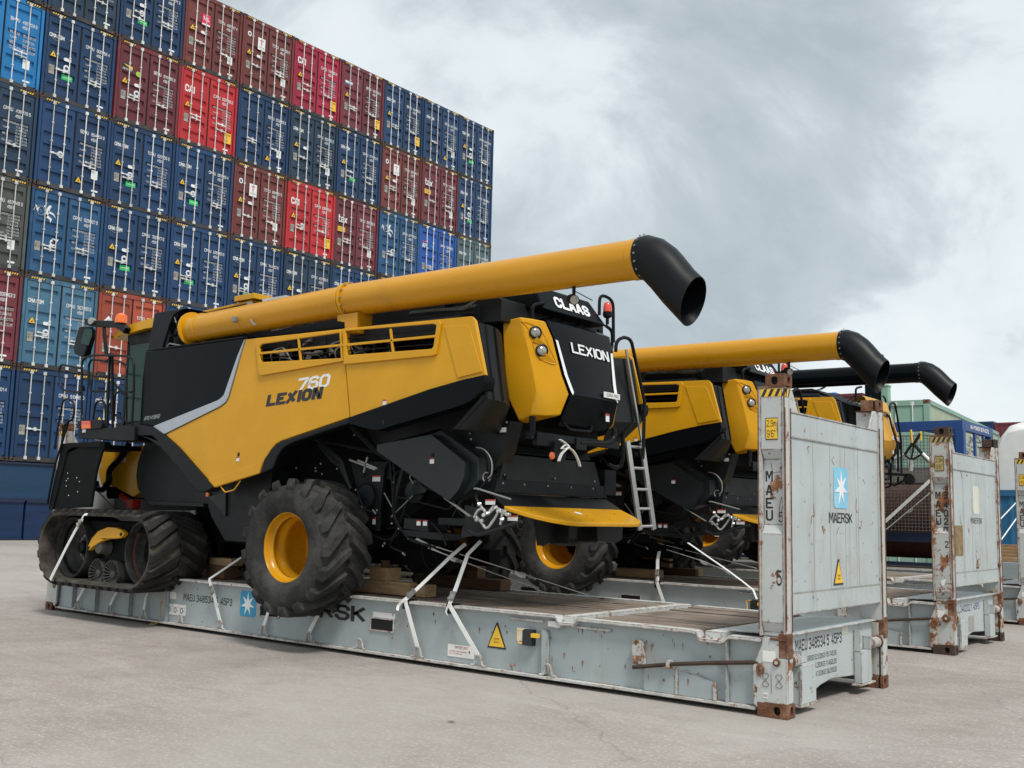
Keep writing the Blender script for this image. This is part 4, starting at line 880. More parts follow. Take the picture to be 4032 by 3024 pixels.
    # --- rear hood: pods, black tailgate, cover
    def pod():
        A=[(9.0,.04,3.69),(9.215,.06,3.73),(9.205,.50,3.765),(9.21,.575,3.735)]
        # rings from top to bottom: outer-front, ridge, mid, inner
        rings=[[(8.80,.29,3.735),(9.017,.329,3.765),(9.10,.44,3.758),(9.193,.56,3.738)],
               [(8.80,.293,3.60),(9.071,.359,3.537),(9.165,.485,3.542),(9.263,.612,3.547)],
               [(8.83,.31,3.15),(9.149,.399,3.187),(9.25,.535,3.168),(9.352,.67,3.15)],
               [(8.87,.34,2.87),(9.198,.417,2.923),(9.31,.565,2.93),(9.419,.715,2.937)],
               [(8.98,.395,2.63),(9.15,.385,2.69),(9.24,.53,2.68),(9.33,.69,2.705)]]
        back=[(8.9,.60,3.66),(8.9,.60,3.56),(8.9,.6,3.12),(8.9,.6,2.9),(8.9,.6,2.62)]
        a=MB(); vs=[p for r_ in rings for p in r_]+back; n=4; fs=[]
        for k in range(4):
            for q in range(3): fs.append((k*4+q,k*4+q+1,k*4+q+5,k*4+q+4))
            fs.append((20+k,k*4,k*4+4,20+k+1)); fs.append((k*4+3,20+k,20+k+1,k*4+7))
        fs+=[(0,20,3,2,1),(16,17,18,19,24)]; a.add(vs,fs,0); return a
    a=pod()
    pn=B(a,'lamp_pod','yellow',.022,seg(3)); pf=B(mirY(a),'lamp_pod','yellow',.022)
    for par,f in ((pn,lambda p:p),(pf,lambda p:(p[0],2*YC-p[1],p[2]))):
        for y,z,x in ((.452,3.596,9.135),(.495,3.397,9.194)):
            P=Vector(f((x,y,z))); nn=Vector((.795,-.597 if f((0,0,0))[1]==0 else .597,.108))
            a=MB(); a.lathe([(.072,.0),(.070,.022),(.060,.026),(.058,.014)],P,nn,0,28); ob=B(a,'lamp_bezel','black',par=par)
            a=MB(); a.lathe([(.058,.012),(.045,.024),(.02,.031),(.0005,.033)],P,nn,0,24); B(a,'rear_lamp','lens',par=par)
        a=MB(); N3=Vector((.795,-.597,.108))
        for q in ([(9.124,0.421,3.490),(9.144,0.457,3.539),(9.243,0.571,3.439),(9.179,0.488,3.456)],[(9.177,0.459,3.311),(9.221,0.528,3.367),(9.307,0.623,3.258),(9.228,0.521,3.275)]):
            q=[Vector(v) for v in q]; c_=(q[0]+q[2])/2; top=q[1]+N3*.035
            vs=[q[0]-N3*.004,top,q[2]-N3*.004,q[3]-N3*.004,q[0]+N3*.02]; vs=[f(tuple(v)) for v in vs]; a.add(vs,[(0,4,1),(4,3,1),(1,3,2),(0,3,4)],0)
        B(a,'lamp_ledge','yellow',.004,par=par)
        q=[Vector(v)+N3*.001 for v in [(9.032,0.339,3.713),(9.097,0.421,3.692),(9.157,0.492,3.640),(9.206,0.542,3.552),(9.252,0.579,3.417),(9.303,0.619,3.266),(9.228,0.522,3.281),(9.167,0.452,3.339),(9.135,0.427,3.439),(9.114,0.415,3.530),(9.080,0.390,3.643)]]
        B(MB().sweep([f(tuple(v)) for v in smooth(q+[q[0]],3)],[(-.006,-.005),(.006,-.005),(.006,.005),(-.006,.005)],0),'recess_edge','yellow',par=par)
    # tailgate
    rings=[(9.14,.565,3.775),(9.197,.565,3.742),(9.267,.620,3.547),(9.356,.676,3.15),(9.425,.722,2.937),(9.40,.72,2.86),(9.345,.695,2.705),(9.27,.72,2.60),(9.0,.72,2.60)]
    a=MB(); vs=[];
    for x,y,z in rings: ym=YC; vs+=[(x,y,z),(x+.015,y+.2,z),(x+.022,ym,z),(x+.015,2*YC-y-.2,z),(x,2*YC-y,z)]
    n=5; fs=[(k*n+q,k*n+q+1,(k+1)*n+q+1,(k+1)*n+q) for k in range(len(rings)-1) for q in range(n-1)]
    vs+=[(8.9,.62,3.7),(8.9,2*YC-.62,3.7),(8.9,.66,2.56),(8.9,2*YC-.66,2.56)]; o=len(rings)*n
    fs+=[(0,1,2,3,4,o+1,o),]; a.add(vs,fs,0); tg=B(a,'tailgate','gloss',0,ang=25)
    a=MB()
    for s in (0,1):
        st=[(9.270,.625,3.535),(9.358,.682,3.15),(9.415,.72,2.975),(9.427,.735,2.94)]; wd=[.045,.06,.06,.015]
        vs=[];
        for (x,y,z),w_ in zip(st,wd): vs+=[(x+.012,y,z),(x+.014,y+w_,z-.01)]
        if s: vs=[(x,2*YC-y,z) for x,y,z in vs]
        a.add(vs,[(0,1,3,2),(2,3,5,4),(4,5,7,6)],0)
    B(a,'white_stripe','white',par=tg,rc=False)
    U=Vector((-.24,0,1)).normalized()
    a=MB(); a.text3('LEXION',(9.327,.885,3.418),(0,1,-.012),U,.745,.13,0,bold=.02); B(a,'model_lettering','white',par=tg,rc=False)
    a=MB(); a.rect((1.33,3.03),(1.66,2.965),'X',9.449,0); a.text('TERRA TRAC',(1.38,3.015),(1.63,2.98),'X',9.453,1); B(a,'badge',['sticker','mblack'],par=tg,rc=False)
    sticker((9.42,1.42,2.70),.07,.09,face='X')
    # cover with maker's lettering
    cv=[(8.97,.52,4.17),(8.97,1.72,4.17),(9.10,1.84,3.93),(9.13,1.84,3.88),(9.13,.60,3.88),(9.08,.52,3.93)]
    a=MB(); a.hexa([(8.3,.55,4.22),(9.0,.55,4.17),(9.0,1.66,4.17),(8.3,1.66,4.22)],[(8.3,.50,3.90),(9.13,.60,3.885),(9.13,1.86,3.885),(8.3,1.95,3.9)]); cvr=B(a,'engine_cover','gloss',.025)
    U=Vector((-.13,0,.285)).normalized(); a=MB(); a.text3('CLAAS',(9.106,.87,3.955),(0,1,-.01),U,.69,.145,0,bold=.05); B(a,'maker_lettering','white',par=cvr,rc=False)
    a=MB()
    for y in (.95,1.15,1.45): a.tube(fillet([(8.7,y-.1,3.66),(8.85,y,3.84),(9.0,y+.05,3.87)],.08),.012,0,6)
    a.tube(fillet([(9.05,.50,3.66),(9.05,.50,3.92),(9.12,.62,3.95)],.08),.022,0,8); a.tube(fillet([(9.1,1.88,3.9),(9.1,2.02,3.86),(9.1,2.02,3.62),(9.1,1.7,3.60)],.06),.02,0,8)
    B(a,'bracket_tube','black')
    a=MB(); a.prism('X',[(1.72,3.60),(1.93,3.60),(1.93,3.86),(1.84,3.86),(1.84,3.70),(1.76,3.70)],9.0,9.03,0); B(a,'hook_bracket','dark',.004)
    # beacon at the rear
    P=Vector([(9.100,1.911,4.023)][0])
    a=MB(); a.lathe([(.0005,.17),(.03,.165),(.046,.145),(.052,.10),(.054,.05),(.05,.045)],P,(0,0,1),0,24); a.lathe([(.056,.05),(.058,.02),(.05,-.01),(.02,-.03),(.02,-.10)],P,(0,0,1),1,24); B(a,'beacon',['redlens','black'])
    a=MB(); a.tube(fillet([P+Vector((-.05,-.10,.0)),P+Vector((-.05,-.10,.26)),P+Vector((0,.12,.22)),P+Vector((0,.14,-.30))],.1),.02,0,8); B(a,'beacon_guard','black')
    # tail bar with light unit and tied rope
    q=[(9.300,0.308,2.442),(9.300,1.084,2.441),(9.300,1.642,2.473),(9.300,1.782,2.531),(9.300,1.779,2.657)]
    a=MB(); a.tube(fillet(q[1:],.1),.03,0,10); a.box(9.26,9.32,.28,.66,2.36,2.50,0); a.box(9.26,9.32,1.0,1.20,2.36,2.49,0); a.box(9.23,9.30,.2,1.9,2.42,2.50,0); B(a,'tail_bar','black',.006)
    a=MB(); a.tube(fillet([(9.320,0.747,2.636),(9.320,0.865,2.566),(9.320,1.274,2.575),(9.320,1.282,2.652)],.05),.014,0,8); B(a,'pull_handle','black')
    a=MB(); a.cyl(*[(9.280,0.246,2.661),(9.280,0.244,2.470)],.035,0,12); a.tube(fillet([(9.280,0.271,2.472),(9.280,0.277,2.299)],.03),.03,0,10) if False else None; B(a,'exhaust_hose','black')
    q=[(0.516,2.269),(0.558,2.415),(0.726,2.437),(0.750,2.294),(0.733,2.210),(0.592,2.197)]
    a=MB(); a.prism('X',q,9.29,9.37,0); lb=B(a,'tail_light_unit','black',.015)
    a=MB(); a.lathe([(.0005,.02),(.036,.018),(.042,.0)],[(9.350,0.502,2.261)][0],(1,0,0),0,20); B(a,'amber_reflector','orange')
    a=MB()
    for q,r_ in (([(9.410,0.563,2.436),(9.410,0.658,2.404),(9.410,0.716,2.363)],.016),([(9.420,0.702,2.362),(9.420,0.799,2.324),(9.420,0.878,2.251),(9.420,0.929,2.169)],.015),([(9.420,0.702,2.362),(9.420,0.591,2.289),(9.420,0.534,2.204)],.018),([(9.410,0.594,2.339),(9.410,0.677,2.394),(9.410,0.735,2.353),(9.410,0.622,2.341)],.014)): a.sweep(smooth(q,4),[(-.004,-r_),(.004,-r_),(.004,r_),(-.004,r_)],0,up=(1,0,0))
    B(a,'tied_strap','strap')
    # --- body core behind the panels
    a=MB(); a.prism('Y',[(2.55,1.72),(2.55,3.95),(8.2,3.95),(8.95,3.6),(8.95,2.45),(8.5,2.3),(8.1,1.95),(7.2,1.5),(5.4,1.25),(4.4,1.65)],.42,2*YC-.42,0); B(a,'body_core','deep')
    a=MB(); a.prism('Y',[(2.95,3.6),(2.95,3.80),(8.6,3.74),(8.68,3.55)],-.2,.43,0); B(a,'top_ledge','dark',.01)
    # lower grey side plates (drum panel, box panel, gusset)
    a=MB(); a.prism('Y',[(2.316,2.564),(2.229,2.424),(2.145,2.258),(2.125,2.058),(2.192,1.875),(2.326,1.752),(2.508,1.699),(2.639,1.694),(3.908,1.665),(3.937,1.896),(3.269,2.452),(2.835,2.592)],.10,.42,0); B(a,'feeder_side_plate','dark',.01)
    a=MB(); a.prism('Y',[(2.674,1.697),(3.977,1.680),(3.982,1.637),(2.694,1.648)],-.02,.12,0); B(a,'plate_ledge','dark',.004)
    a=MB(); a.prism('Y',[(4.047,1.817),(4.180,1.886),(4.402,1.909),(4.474,1.954),(5.371,2.123),(5.332,1.851),(5.323,1.831),(5.241,1.721),(5.281,1.235),(4.931,1.205),(4.544,1.207),(4.464,1.210),(4.144,1.510),(4.062,1.645)],0.,.42,0); B(a,'lower_side_box','dark',.008)
    a=MB(); a.prism('Y',[(4.088,1.771),(4.461,1.834),(4.486,1.521)],-.03,.0,0); B(a,'gusset_plate','guard',.004)
    a=MB(); a.tube(fillet([(4.787,-0.340,1.895),(4.877,-0.340,1.823),(5.061,-0.340,1.855),(5.178,-0.340,1.969)],.03),.009,0,8); B(a,'step_handle','yellow')
    a=MB(); a.lathe([(.0005,.02),(.032,.018),(.036,.0)],[(4.072,-0.020,1.801)][0],(0,-1,0),0,20); B(a,'amber_reflector','orange')
    # hexagonal belt guard
    gp=[(7.349,2.310),(7.345,2.381),(8.181,2.474),(8.677,2.169),(8.677,2.170),(8.671,2.010),(8.601,1.880),(8.474,1.768),(8.400,1.791),(8.015,1.974),(7.493,2.239)]
    a=MB(); a.prism('Y',gp,-.12,.02,0); ed=[(8.181,2.474),(8.677,2.169)]; B(a,'belt_guard','guard',.012)
    g2=[(7.938,2.464),(8.049,2.489),(8.210,2.534),(8.766,2.224),(8.775,1.982),(8.744,1.950),(8.611,1.852),(8.356,1.771)]
    a=MB(); a.prism('Y',g2,.0,.30,0); B(a,'belt_guard_side','guard',.015)
    sticker([(8.180,-0.125,2.157)][0],.062,.06); 
    a=MB(); a.flat(stad(*[(8.216,2.250)][0],.035,.045),'Y',-.1225,0); B(a,'panel_latch','hole',rc=False)
    # rear quarter plate above the guard, rivets
    a=MB(); a.prism('Y',[(6.780,2.649),(7.038,2.579),(7.756,2.707),(8.468,2.843),(8.827,2.636),(9.027,2.615),(8.931,2.302),(8.810,2.089),(8.394,2.250),(8.027,2.567),(6.990,2.397)],.20,.42,0); B(a,'quarter_plate','dark',.008)
    a=MB()
    for p in [(8.296,0.190,2.466),(8.468,0.190,2.501),(8.636,0.190,2.535),(8.809,0.190,2.569),(8.979,0.190,2.604)]: a.lathe([(.0005,.012),(.011,.009),(.014,0)],p,(0,-1,0),0,8)
    B(a,'bolt_row','steel')
    sticker([(8.882,0.195,2.500)][0],.09,.05,band=False)
    # pillars, plates and levers behind the wheel
    a=MB(); a.prism('Y',[(6.516,2.219),(7.161,2.211),(7.105,2.145),(7.026,1.404),(6.904,1.419),(6.729,1.694)],.25,.30,0); B(a,'service_plate','dark',.006)
    for P,w_ in (([(6.915,0.245,1.982)][0],.13),([(6.944,0.245,1.480)][0],.05),): sticker(P,w_,.07 if w_>.1 else .08)
    a=MB()
    for q in ([(6.169,0.050,2.432),(6.425,0.050,2.228),(6.557,0.050,2.165),(6.772,0.050,1.883)],[(6.141,0.050,2.476),(6.591,0.050,2.205),(6.716,0.050,1.961)],[(6.669,0.100,2.631),(7.098,0.100,2.328),(7.387,0.100,2.198)],[(7.558,0.100,2.121),(7.444,0.100,1.782),(7.435,0.100,1.642)]): a.tube(q,.03,0,6)
    for q in ([(5.995,0.120,2.492),(7.039,0.120,2.324)],[(7.523,0.150,2.159),(7.460,0.150,1.965)]): a.tube(q,.018,0,6)
    B(a,'strut','dark')
    a=MB(); 
    for q in ([(6.968,0.100,2.259),(6.910,0.100,2.061)],[(6.660,0.100,2.234),(7.106,0.100,2.113)],[(6.803,0.100,2.225),(7.140,0.100,2.125)]): a.bar(q[0],q[1],.014,.02,0)
    a.lathe([(.0005,.03),(.022,.02),(.028,0),(.022,-.02),(.0005,-.03)],[(6.910,0.100,2.055)][0],(0,0,1),1,12); B(a,'control_lever',['steel','black'])
    a=MB()
    for q in ([(7.438,0.050,2.214),(7.482,0.050,2.014),(7.465,0.050,1.723),(7.558,0.050,1.505),(7.760,0.050,1.328),(8.060,0.050,1.282)],[(7.359,0.080,2.205),(7.417,0.080,1.899),(7.458,0.080,1.596),(7.598,0.080,1.414),(7.875,0.080,1.298),(8.109,0.080,1.261)],[(6.806,0.100,1.897),(6.923,0.100,1.694),(7.066,0.100,1.624),(7.237,0.100,1.604)],[(7.905,-0.020,2.010),(8.019,-0.020,1.908),(8.251,-0.020,1.853)],[(8.101,0.020,1.524),(8.259,0.020,1.395),(8.324,0.020,1.287)]): a.tube(smooth(q,5),.013,0,6)
    B(a,'hydraulic_hose','black')
    a=MB()
    for k in range(26):
        p=Vector(random.choice([(6.165,0.100,2.209),(6.465,0.100,2.168),(6.807,0.100,1.885),(7.134,0.100,1.625),(7.267,0.100,1.675),(7.443,0.100,1.503),(7.451,0.100,1.970),(7.788,0.100,1.717),(7.545,0.100,1.436),(7.679,0.100,1.348),(6.076,0.100,2.122),(5.666,0.100,2.164),(5.794,0.100,2.035),(5.515,0.100,2.049),(6.924,0.100,1.682),(7.290,0.100,1.254),(7.623,0.100,1.174),(7.722,0.100,1.122),(7.498,0.100,1.077),(5.938,0.100,2.124),(6.195,0.100,2.080),(6.459,0.100,2.140),(6.735,0.100,2.533),(6.756,0.100,2.512),(6.797,0.100,2.490),(8.514,0.100,2.357),(8.543,0.100,2.443)]))+Vector((random.uniform(-.02,.02),random.uniform(-.03,.02),random.uniform(-.02,.02)))
        a.lathe([(.0005,.012),(.012,.008),(.015,0)],p,(0,-1,0),0,8)
    B(a,'bolt','steel')
    rq=random.Random(11)
    for k in range(16):
        x=rq.uniform(6.8,8.4); z=rq.uniform(1.35,2.35-(x-6.8)*.1); y=rq.uniform(.12,.36); a=MB()
        if k%4==0: a.lathe([(.0005,.03),(.03,.03),(.035,.015),(.13,.012),(.14,.02),(.14,-.02),(.13,-.012),(.035,-.02)],(x,y,z),(0,-1,0),0,28); B(a,'pulley','guard')
        elif k%4==1: a.prism('Y',[(x,z),(x+.22,z+.04),(x+.26,z+.18),(x+.12,z+.22),(x+.02,z+.12)],y,y+.02,0); B(a,'bracket_plate','guard',.004)
        else:
            p=Vector((x,y,z)); a.tube(smooth([p,p+Vector((rq.uniform(-.1,.3),-.04,rq.uniform(-.25,.1))),p+Vector((rq.uniform(0,.5),0,rq.uniform(-.3,.2))),p+Vector((rq.uniform(.2,.7),.05,rq.uniform(-.3,.3)))],5),rq.choice((.009,.014)),0,6); B(a,'hydraulic_hose',rq.choice(('black','guard','steel')))
    a=MB(); a.tube(arc((7.35,.30,1.95),.16,100,280,10)+arc((8.05,.30,1.78),.11,280,460,10),.012,0,6,closed=True); B(a,'drive_belt','guard')
    # mid chassis shelf, axle boxes
    a=MB(); a.prism('Y',[(7.652,1.565),(8.016,1.550),(8.022,1.421),(7.641,1.450)],.05,.35,0); a.prism('Y',[(7.610,1.437),(8.312,1.412),(8.210,1.337),(7.677,1.371)],.05,.38,0); a.box(8.1,8.75,.12,.38,1.50,1.58); B(a,'battery_tray','dark',.006)
    for P in ([(7.852,0.045,1.489)][0],[(7.949,0.045,1.489)][0]): sticker(P,.06,.06)
    a=MB(); a.box(5.9,6.6,.3,2.1,1.0,1.35); a.cyl((6.25,.1,1.19),(6.25,2.3,1.19),.09); a.box(4.2,7.7,.75,.95,1.0,1.2); a.box(4.2,7.7,1.5,1.7,1.0,1.2); a.box(3.0,5.6,.55,1.9,1.15,1.9); a.tube(arc((7.75,.55,1.22),.28,0,360,20),.02,0,6); B(a,'rear_axle','deep')
    # radiator, engine clutter visible over and through the grille
    a=MB()
    for k in range(90):
        x=random.uniform(5.5,7.4); z=3.28+random.uniform(0,.42); y=random.uniform(-.30,.1); t=random.random()
        if t<.4: a.cyl((x,y,z),(x+random.uniform(.05,.2),y+random.uniform(-.05,.05),z+random.uniform(-.05,.05)),random.uniform(.012,.03),random.choice((0,0,1)),8)
        elif t<.7: a.box(x,x+random.uniform(.04,.14),y,y+.1,z-.06,z+random.uniform(0,.05),random.choice((1,1,0)))
        else: a.tube(smooth([(x,y,z-.1),(x+.05,y-.05,z),(x+.2,y,z+random.uniform(-.04,.08)),(x+.3,y+.05,z-.1)],4),.010,random.choice((0,1)),6)
    B(a,'engine_fittings',['steel','guard'])
    a=MB(); a.obox([(5.728,-0.100,3.902)][0],(.36,0,.02),(0,.04,0),(0,0,.017)); B(a,'clamp_rail','alu',.005)
    # grain tank and folded covers
    a=MB(); a.prism('Y',[(3.2,3.9),(3.05,4.44),(6.35,4.40),(6.9,3.9)],.45,2*YC-.45,0); B(a,'grain_tank','black',.01)
    a=MB(); q=[(2.3,4.52),(3.4,4.565),(4.2,4.56),(5.9,4.46)]
    a.hexa([(2.2,.52,4.44),(4.05,.52,4.50),(4.05,.95,4.56),(2.2,.95,4.50)],[(2.2,.52,4.475),(4.05,.52,4.535),(4.05,.95,4.60),(2.2,.95,4.535)],0)
    a.hexa([(4.75,.62,4.44),(6.2,.62,4.38),(6.2,1.0,4.42),(4.75,1.0,4.48)],[(4.75,.62,4.48),(6.2,.62,4.42),(6.2,1.0,4.46),(4.75,1.0,4.52)],0); a.box(3.7,4.15,.48,.9,4.54,4.62,0); B(a,'tank_cover','yellow',.008)
    a=MB(); a.box(4.25,4.75,.55,.9,4.46,4.53); B(a,'tank_hatch','alu',.004)
    # dark stack behind tube: air intake and plates
    a=MB(); a.prism('Y',[(6.9,3.7),(6.8,4.12),(8.2,4.16),(8.9,3.95),(8.9,3.7)],.15,2*YC-.25,0); a.cyl((8.05,.1,4.02),(8.35,.9,4.10),.15,0,20); a.cyl((7.6,.12,3.85),(8.6,.12,3.82),.09,0,16); B(a,'intake_housing','dark',.012)
    a=MB(); a.tube(fillet([(8.031,-0.020,3.889),(8.493,-0.020,3.851),(8.669,-0.020,3.918)],.05),.012,0,6); a.tube([(7.829,-0.030,3.889),(8.537,-0.030,3.834),(8.666,-0.030,3.902)],.008,0,6); B(a,'steel_pipe','steel')
    # --- unloading tube
    ty=-.20; ang=Vector((10.62-3.90,.0,4.052-3.99))
    p0,p1,p2,p3=Vector((3.74,ty,4.03)),Vector((6.88,ty,4.085)),Vector((6.9,ty,4.085)),Vector((10.90,ty,4.04))
    tb=MB(); tb.tube([p0,p1],.185,0,40,caps=False); tb.tube([p2,p3],.192,0,40,caps=False); T=B(tb,'unloading_tube','yellow_tube')
    def ring(c,r0,r1,w_,name,m_,par=T): a=MB(); d=(p1-p0).normalized(); a.lathe([(r0,-w_),(r1,-w_),(r1,w_),(r0,w_)],c,d,0,40,closed=True); return B(a,name,m_,par=par)
    ring(p0+Vector((.02,0,0)),.17,.235,.012,'end_flange','yellow'); ring(Vector((4.0,ty,4.035)),.17,.195,.01,'band','yellow'); ring(Vector((6.84,ty,4.085)),.17,.212,.012,'joint_flange','yellow'); ring(Vector((6.885,ty,4.085)),.17,.216,.014,'joint_flange','yellow'); ring(Vector((6.55,ty,4.08)),.17,.1875,.004,'band','yellow'); ring(Vector((4.97,ty,4.05)),.17,.1885,.012,'clamp_band','yellow'); ring(p3-Vector((.05,0,0)),.17,.197,.05,'end_band','yellow_tube')
    a=MB()
    for k in range(14):
        t=2*math.pi*k/14
        for c,r_ in ((Vector((6.915,ty,4.085)),.203),(p0-Vector((.0,0,0)),.215)): a.lathe([(.0005,.02),(.010,.018),(.012,0)],c+Vector((0,r_*math.cos(t),r_*math.sin(t))),(1 if c.x>5 else -1,0,0),0,6)
    B(a,'flange_bolt','steel',par=T)
    a=MB(); a.box(4.94,5.0,ty-.24,ty-.18,3.98,4.05); a.tube([(5.275,-0.400,3.983),(5.337,-0.400,3.926),(5.397,-0.400,3.898)],.012,0,6); a.box(4.95,5.02,ty-.03,ty+.02,4.22,4.27); B(a,'tube_latch','steel',.004,par=T)
    a=MB(); pts=[Vector((6.80,ty,3.9)),Vector((7.15,ty,3.9)),Vector((7.14,ty,3.66)),Vector((6.95,ty,3.66)),Vector((6.93,ty,3.80)),Vector((6.80,ty,3.83))]; a.prism('Y',[(p.x,p.z) for p in pts],ty-.12,ty+.12,0); B(a,'tube_cradle','yellow_tube',.008)
    # black spout: elbow, then oval mouth
    el=MB(); secs=[]; c=Vector((10.80,ty,4.04)); N_=32
    path=[(10.88,4.04,0,.205,.205),(10.94,4.038,-8,.215,.21),(11.02,4.00,-24,.215,.21),(11.095,3.935,-38,.212,.205),(11.15,3.875,-45,.208,.20),(11.27,3.728,-46,.205,.20),(11.42,3.573,-46,.205,.195)]
    vs=[]
    for i,(x,z,aa,ra,rb) in enumerate(path):
        t=math.radians(aa); up=Vector((-math.sin(t),0,math.cos(t)))
        for k in range(N_): g=2*math.pi*k/N_; vs.append(Vector((x,ty,z))+up*(ra*math.sin(g))+Vector((0,rb*math.cos(g),0)))
    # slanted cut of the mouth
    t=math.radians(-48); dr=Vector((math.cos(t),0,math.sin(t))); up=Vector((-math.sin(t),0,math.cos(t)))
    for k in range(N_): g=2*math.pi*k/N_; q=vs[-N_+k] if k==0 else None
    base=len(path)-1
    for k in range(N_):
        g=2*math.pi*k/N_; i=base*N_+k; vs[i]=vs[i]+dr*(-.10*math.sin(g))
    out=list(vs); inn=[]
    for i,(x,z,aa,ra,rb) in enumerate(path):
        for k in range(N_): v=vs[i*N_+k]; cc=Vector((x,ty,z)); inn.append(cc+(v-cc)*.965)
    m_=len(path); fs=[]
    for i in range(m_-1):
        for k in range(N_): j=(k+1)%N_; fs.append((i*N_+k,i*N_+j,(i+1)*N_+j,(i+1)*N_+k)); o=m_*N_; fs.append((o+i*N_+k,o+(i+1)*N_+k,o+(i+1)*N_+j,o+i*N_+j))
    for k in range(N_): j=(k+1)%N_; i=(m_-1)*N_; fs.append((i+k,i+j,m_*N_+i+j,m_*N_+i+k)); fs.append((k,m_*N_+k,m_*N_+j,j))
    el.add(out+inn,fs,0); sp=B(el,'spout','black',par=T)
    a=MB()
    for k in range(18): t=2*math.pi*k/18; a.lathe([(.0005,.014),(.009,.012),(.011,0)],(10.92,ty+.212*math.cos(t),4.043+.212*math.sin(t)),(0,math.cos(t),math.sin(t)),0,6)
    B(a,'spout_bolt','steel',par=T)
    # work lamp hanging under the tube
    P=Vector([(10.117,-0.220,3.789)][0]); a=MB(); a.cyl(P+Vector((0,0,.07)),P+Vector((0,0,-.02)),.018); a.cyl(P+Vector((-.05,.03,-.04)),P+Vector((.03,-.03,-.07)),.05,0,16); a.tube([P+Vector((.02,0,.02)),P+Vector((.22,0,-.09))],.005,0,5); wl=B(a,'work_lamp','black')
    a=MB(); a.lathe([(.0005,.004),(.044,.0)],P+Vector((.031,-.031,-.0705)),(.8,-.6,-.3),0,16); B(a,'lens','lens',par=wl)
    # elbow at the root of the tube
    a=MB(); a.tube(smooth([(3.45,ty+.08,3.55),(3.45,ty+.08,3.85),(3.52,ty+.04,4.0),(3.74,ty,4.03)],5),.15,0,24); a.lathe([(.10,-.04),(.10,.04)],(3.5,ty-.1,4.03),(0,1,0),0,20); B(a,'tube_elbow','black')
    a=MB(); a.tube([(3.298,-0.300,3.796),(3.378,-0.300,3.855),(3.688,-0.300,3.793)],.012,0,6); a.tube([(3.460,-0.300,4.214),(3.522,-0.300,4.100),(3.762,-0.300,3.992)],.01,0,6); B(a,'tank_rod','steel')
    # black duct behind the cab
    a=MB(); a.prism('Y',[(2.896,3.796),(3.004,4.304),(3.046,4.317),(3.773,4.305),(3.631,4.285),(3.467,4.230),(3.393,4.122),(3.254,3.817),(3.246,3.786)],-.33,.30,0); B(a,'tank_shroud','black',.02)
    a=MB(); a.prism('Y',[(3.209,3.811),(3.346,4.132),(3.421,4.237),(3.586,4.292),(3.453,4.165),(3.319,3.831)],-.30,-.2,0); B(a,'shroud_lip','dark',.01)
    a=MB(); a.tube([(2.862,-0.320,3.795),(5.056,-0.320,3.790)],.012,0,6); a.box(3.3,5.1,-.3,.4,3.74,3.80); B(a,'panel_rail','black',.004)
    # --- cab
    a=MB(); a.prism('X',[(.42,4.20),(.42,4.33),(.7,4.42),(1.7,4.42),(1.96,4.33),(1.96,4.20)],1.02,2.95,0)
    rf=MB(); y0,y1=.22,2*YC-.22
    rp=[(1.02,4.22),(1.08,4.30),(1.35,4.375),(1.9,4.42),(2.9,4.44),(2.9,4.28),(1.9,4.28),(1.3,4.235),(1.05,4.19)]
    rf.prism('Y',rp,y0,y1,0); B(rf,'cab_roof','yellow',.04)
    cb=MB(); cb.box(1.15,2.7,.32,2*YC-.32,2.72,2.9); cb.box(1.3,2.75,.3,2*YC-.3,4.08,4.26)
    for x,y in ((1.3,.3),(2.55,.3),(1.3,2*YC-.36),(2.55,2*YC-.36)): cb.box(x,x+.06,y,y+.06,2.85,4.15)
    cb.box(1.7,2.3,1.0,1.5,2.9,3.9); B(cb,'cab_frame','black',.01)
    g=MB(); g.box(1.36,2.55,.31,.325,2.9,4.1); g.box(1.36,2.55,2*YC-.325,2*YC-.31,2.9,4.1); g.box(1.30,1.315,.4,2*YC-.4,2.9,4.1); B(g,'cab_window','glass')
    # arm, mirror, lamp, beacon at the cab
    am=[(0.344,0.150,4.518),(0.661,0.150,4.462),(1.267,0.150,4.388),(1.528,0.150,4.267)]
    a=MB(); a.sweep(smooth(am,3),[(-.05,-.05),(.05,-.05),(.05,.05),(-.05,.05)],0); a.cyl(*[(0.905,0.120,4.385),(1.042,0.120,3.918)],.03,0,8); B(a,'mirror_arm','black',.01)
    a=MB(); a.prism('Y',[(0.352,4.431),(0.588,4.409),(0.685,4.350),(0.682,4.238),(0.552,3.936),(0.480,3.925),(0.231,4.008),(0.196,4.097),(0.301,4.397)],.02,.13,0); mr=B(a,'side_mirror','black',.03)
    a=MB(); a.prism('Y',[(0.524,4.366),(0.729,4.347),(0.763,4.253),(0.678,4.097),(0.440,4.150)],.012,.019,0); B(a,'mirror_glass','glass',par=mr)
    P=[(0.594,0.080,4.502)][0]; a=MB(); a.lathe([(.0005,.03),(.055,.02),(.06,0),(.05,-.06)],P,(.3,-1,.1),0,20); B(a,'cab_lamp','lens')
    P=Vector([(1.338,0.150,4.405)][0]); a=MB(); a.lathe([(.0005,.16),(.04,.155),(.08,.12),(.09,.05),(.09,0)],P,(0,0,1),0,24); B(a,'amber_beacon','orange')
    # platform, rails
    a=MB(); a.prism('Y',[(1.379,2.591),(1.343,2.737),(2.851,2.717),(2.862,2.523),(2.430,2.534)],-.42,.45,0); pl=B(a,'platform','black',.01)
    a=MB(); a.prism('Y',[(1.347,2.781),(1.381,2.848),(1.950,2.842),(2.042,2.779),(2.036,2.720),(1.745,2.707),(1.368,2.742)],-.45,-.34,0); lu=B(a,'marker_lamp_box','black',.012)
